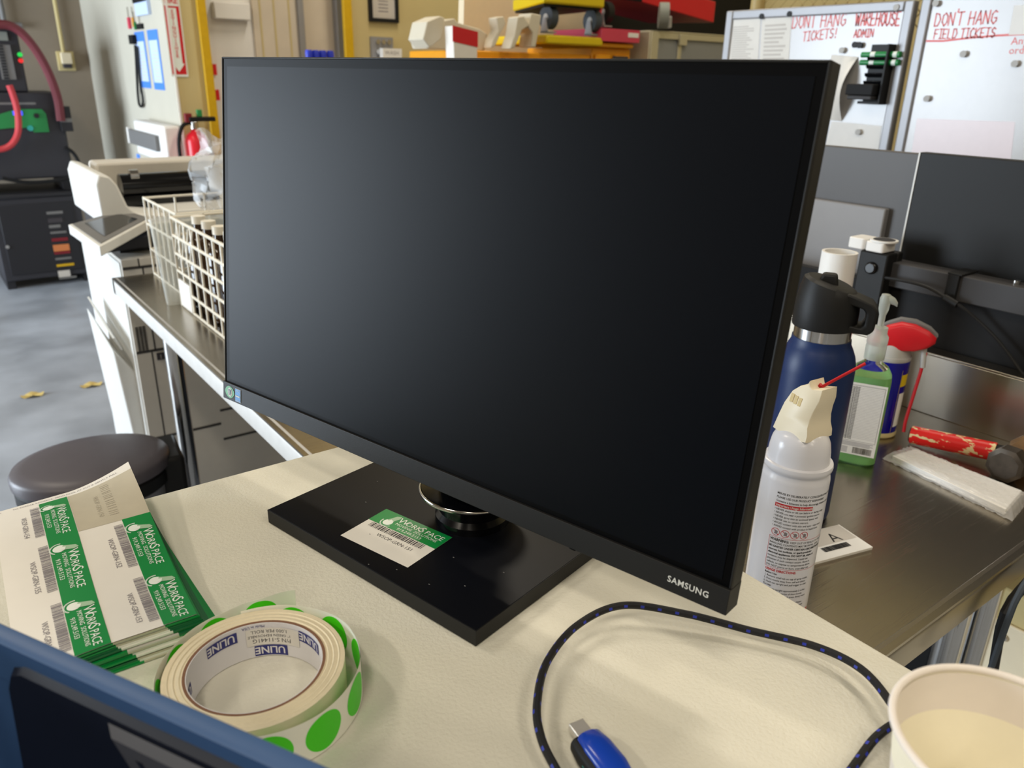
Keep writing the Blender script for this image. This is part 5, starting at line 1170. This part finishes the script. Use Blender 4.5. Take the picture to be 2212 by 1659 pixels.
# ================================================================== copier
YK = 2.45; xk = .440
cp = thing('copier', 'large white and grey office copier at the far end of the steel counter', 'copier', (.75, YK+.3, 0))
zb1 = .935
m = MB(); m.box((xk, YK, .04), (1.06, YK+.62, zb1), M['copier_grey']); m.box((xk-.004, YK+.012, .04), (xk-.0002, YK+.61, zb1-.01), M['copier_white']); build('cabinet_body', m, cp, bev=.006)
m = MB()
zk_ = lambda px_, py_: Y(px_, py_, YK).z
for px_, py_, x0, x1 in ((470, 888, .66, 1.06), (510, 942, .66, 1.06), (325, 758, xk, .60), (320, 575, xk, 1.06), (345, 945, .44, .66)):
    zq = zk_(px_, py_); m.box((x0+.002, YK-.0012, zq-.004), (x1, YK-.0002, zq+.004), M['copier_shadow'])
for px_, py_, z0_, z1_ in ((342, 850, .10, zk_(325, 758)), (330, 720, zk_(325, 758), zk_(320, 575)), (300, 570, zk_(320, 575), zb1)):
    xq = Y(px_, py_, YK).x; m.box((xq-.002, YK-.0012, z0_), (xq+.002, YK-.0002, z1_), M['copier_shadow'])
build('panel_gaps', m, cp)
m = MB(); a, b = Y(291, 706, YK), Y(323, 757, YK)
for j in range(3):
    for g in range(14): xq = a.x + (b.x-a.x)*j/3; zq = b.z + (a.z-b.z)*g/14; m.box((xq, YK-.002, zq), (xq + (b.x-a.x)*.26, YK-.0003, zq + (a.z-b.z)/22), M['copier_shadow'])
build('vent', m, cp)
m = MB(); p = Y(347, 769, YK); m.box((p.x-.011, YK-.003, p.z-.011), (p.x+.011, YK-.0003, p.z+.011), M['ink']); m.text('1', (p.x, YK-.0035, p.z-.008), (1, 0, 0), (0, 0, 1), .02, M['paper_grey'], 'CENTER'); build('drawer_number', m, cp, label='small dark square drawer number')
m = MB(); m.box((xk+.02, YK+.10, zb1+.0005), (1.05, YK+.6, zb1+.075), M['machine_dark']); build('output_gap', m, cp)
zs0 = zb1 + .0755
m = MB(); prf = [(xk-.005, zs0), (.62, zs0), (.62, zs0+.018), (.53, zs0+.030), (.508, zs0+.055), (.49, zs0+.115), (.472, zs0+.142), (xk+.004, zs0+.148), (xk-.008, zs0+.12)]
m.loft([[(x_, y_, z_) for x_, z_ in prf] for y_ in (YK+.14, YK+.60)], M['copier_white']); m.box((.62, YK+.14, zs0), (1.06, YK+.6, zs0+.03), M['copier_white']); build('feeder_end', m, cp, bev=.006)
m = MB(); m.box((.50, YK+.50, zs0+.03), (1.06, YK+.62, zs0+.145), M['copier_grey']); build('feeder_back', m, cp, bev=.01)
m = MB(); m.cyl((.535, YK+.34, zs0+.085), (.80, YK+.34, zs0+.085), .040, M['black_gloss'], n=30); m.box((.52, YK+.30, zs0+.031), (.83, YK+.48, zs0+.060), M['black_gloss']); m.cyl((.565, YK+.33, zs0+.118), (.59, YK+.33, zs0+.118), .020, M['chrome'], n=20); build('feeder_tray', m, cp, label='glossy black feeder tray')
C4 = [Z(147, 485, 1.035), Z(215, 532, 1.015), Z(330, 470, 1.035), Z(268, 452, 1.045)]
m = MB(); m.hexa([a - Vector((0, 0, .028)) for a in C4] + C4, M['copier_white']); cpn = build('control_panel', m, cp, bev=.003)
ctr = sum(C4, Vector())/4; m = MB(); m.hexa([ctr + (a-ctr)*.9 + Vector((0, 0, .0006)) for a in C4] + [ctr + (a-ctr)*.9 + Vector((0, 0, .002)) for a in C4], M['mid_grey'])
m.hexa([ctr + (a-ctr)*.62 + Vector((0, 0, .0022)) for a in C4] + [ctr + (a-ctr)*.62 + Vector((0, 0, .003)) for a in C4], M['black_gloss']); build('touch_screen', m, cpn)
m = MB(); m.hexa([(.40, YK+.02, .955), (.56, YK+.02, .965), (.56, YK+.16, .975), (.40, YK+.16, .965), (.44, YK+.02, .985), (.56, YK+.02, .995), (.56, YK+.16, 1.005), (.44, YK+.16, .995)], M['machine_dark']); build('panel_arm', m, cp)
xl = .386
m = MB(); m.hexa([(xl+.030, YK+.04, .12), (xk-.0005, YK+.04, .12), (xk-.0005, YK+.40, .12), (xl+.030, YK+.40, .12), (xl, YK+.04, .66), (xk-.0005, YK+.04, .58), (xk-.0005, YK+.40, .58), (xl, YK+.40, .71)], M['copier_white']); sdp = build('side_tray', m, cp, bev=.006, label='white side tray door')
m = MB(); m.hexa([(xl+.024, YK+.05, .655), (xl+.029, YK+.05, .655), (xl+.029, YK+.39, .705), (xl+.024, YK+.39, .705), (xl+.006, YK+.05, .695), (xl+.012, YK+.05, .695), (xl+.012, YK+.39, .745), (xl+.006, YK+.39, .745)], M['copier_white']); build('tray_flap', m, sdp)
for x_ in (.5, .98):
    m = MB(); m.box((x_, YK+.05, 0), (x_+.05, YK+.58, .04), M['black_plastic']); build('foot', m, cp)

# ================================================================== crate, container and bag on the far end of the counter
def wire_crate(label, x0, x1, y0, y1, z0, z1, nx, nz_, diag):
    o = thing('wire_crate', label, 'crate', ((x0+x1)/2, (y0+y1)/2, z0), 'wire crates on the counter'); r = .0035
    m = MB()
    for j in range(nz_+1):
        z_ = z0 + r + (z1-z0-2*r)*j/nz_
        m.tube([(x0, y0, z_), (x0, y1, z_), (x1, y1, z_), (x1, y0, z_), (x0, y0, z_)], r, M['crate_white'], 6)
    for j in range(nx+1):
        y_ = y0 + (y1-y0)*j/nx; m.cyl((x0, y_, z0), (x0, y_, z1), r*.8, M['crate_white'], n=6); m.cyl((x1, y_, z0), (x1, y_, z1), r*.8, M['crate_white'], n=6)
    for j in range(1, 4):
        x_ = x0 + (x1-x0)*j/4; m.cyl((x_, y0, z0), (x_, y0, z1), r*.8, M['crate_white'], n=6); m.cyl((x_, y1, z0), (x_, y1, z1), r*.8, M['crate_white'], n=6)
    if diag:
        for j in range(5): y_ = y1 - .03*j; m.cyl((x0, y_, z0 + .12), (x0, y_-.05, z1-.01), r*.6, M['crate_white'], n=6)
        m.box((x0-.004, y1-.10, z0+.005), (x0, y1-.012, z0+.07), M['white'])
    build('frame', m, o); return o
cx0 = .475
wire_crate('lower wire crate full of dark bottles beside the big monitor', cx0, cx0+.30, 1.50, 1.97, S+.0005, 1.128, 9, 5, True)
for j in range(6):
    for g in range(2):
        y_ = 1.545 + .077*j; x_ = cx0+.052 + .09*g; c_ = Vector((x_, y_, S+.001))
        m = MB(); m.lathe([(.030, 0), (.034, .004), (.034, .15), (.028, .17), (.014, .185), (.013, .20)], c_, M['bottle_brown'], 28)
        b_ = solo('dark_bottle', m, 'dark brown glossy bottle inside the lower wire crate', 'bottle', c_, group='dark bottles in the wire crate')
        m = MB(); m.lathe([(.016, .2005), (.016, .218), (.001, .219)], c_, M['crate_white'], 18); build('bottle_top', m, b_)
wire_crate('upper wire crate under the clear plastic bag', .50, .82, 2.02, 2.33, S+.0005, 1.125, 6, 3, False)
m = MB(); m.box((.52, 2.05, S+.006), (.79, 2.30, S+.12), M['bottle_brown']); solo('dark_box', m, 'dark box inside the upper wire crate', 'box', (.6, 2.2, S+.006), bev=.005)
m = MB(); cc2 = Vector((.468, 1.985, S)); 
m.loft([rrect(.445, 1.980, .70, 2.006, .01, S+.001), rrect(.432, 1.979, .70, 2.008, .012, 1.118)], M['acrylic'], cap=False)
m.loft([[(x_, y_, z_) for x_, y_, z_ in rrect(.430, 1.977, .702, 2.010, .014, zz)] for zz in (1.114, 1.120)], M['clear_film'], cap=False)
solo('clear_container', m, 'clear plastic file holder standing left of the wire crates', 'container', cc2)
m = MB(); n = 22; i = m.mi(M['bag']); rb = random.Random(11)
bag0 = [Y(415, 282, 2.2), Y(500, 300, 2.15), Y(520, 480, 2.1), Y(415, 455, 2.2)]
V = []
for b in range(n+1):
    row = []
    for a in range(n+1):
        yy_ = 284 + 176*b/n; xl_ = [(284, 420), (318, 440), (345, 408), (362, 396), (395, 425), (425, 418), (462, 448)]
        xa_ = next(x0_ + (x1_-x0_)*(yy_-y0_)/(y1_-y0_) for (y0_, x0_), (y1_, x1_) in zip(xl_, xl_[1:]) if y0_ <= yy_ <= y1_)
        p = Y(xa_ + (520-xa_)*a/n, yy_ + 10*a/n, 2.2); w_ = math.sin(PI*min(1, b/n*1.1))
        left = 0
        row.append(m.v(p + Vector((left*(1-a/n), .04*math.sin(a*.9+b*.5)*w_ + rb.uniform(-.008, .008), .012*math.sin(b*.9+a*.4)))))
    V.append(row)
for b in range(n):
    for a in range(n): m.face([V[b][a], V[b][a+1], V[b+1][a+1], V[b+1][a]], i, False)
solo('plastic_bag', m, 'crumpled clear plastic bag hanging over the upper wire crate', 'bag', bag0[3], sharp=20)

# ================================================================== waste bin and leaves on the floor
tb = Vector((.198, 1.80, 0)); zl = .655
ws = thing('waste_bin', 'pedal waste bin with a dark grey oval lid beside the counter', 'bin', tb)
rt, fw = frame_to_cam(tb)
def oval(a, b, z, n=56): return [tuple(tb + rt*(a*math.cos(2*PI*j/n)) + fw*(b*math.sin(2*PI*j/n)) + Vector((0, 0, z))) for j in range(n)]
m = MB(); m.loft([oval(.135, .112, .002), oval(.148, .124, .57)], M['alu']); build('bin_body', m, ws)
m = MB(); m.loft([oval(.150, .126, .570), oval(.155, .131, .575), oval(.155, .131, .602), oval(.151, .127, .606)], M['black_plastic']); build('collar', m, ws)
m = MB(); m.loft([oval(.151, .127, .608), oval(.159, .135, .612), oval(.160, .136, .632), oval(.155, .131, .640), oval(.130, .108, .648), oval(.07, .06, .653), oval(.01, .01, .654)], M['lid_grey']); build('lid', m, ws, sharp=60)
m = MB(); hM = Matrix((rt, fw, Vector((0, 0, 1)))).transposed().to_4x4(); hM.translation = tb
m.M = hM; m.box((.085, -.05, .50), (.185, .09, .628), M['black_plastic']); build('hinge', m, ws, bev=.01)
for (px_, py_), nm in (((70, 854), 'dry leaf on the floor left of the copier, nearer the waste bin'), ((197, 832), 'dry leaf on the floor beside the copier side tray')):
    p = Z(px_, py_, .004); m = MB(); m.loft([[(p.x + s_*.05*math.cos(a), p.y + .03*s_*math.sin(a), .002 + .012*s_*math.cos(2*a)**2) for a in [2*PI*j/16 for j in range(16)]] for s_ in (.05, .6, 1)], M['leaf'], cap=False); solo('dry_leaf', m, nm, 'leaf', p, group='dry leaves on the floor')
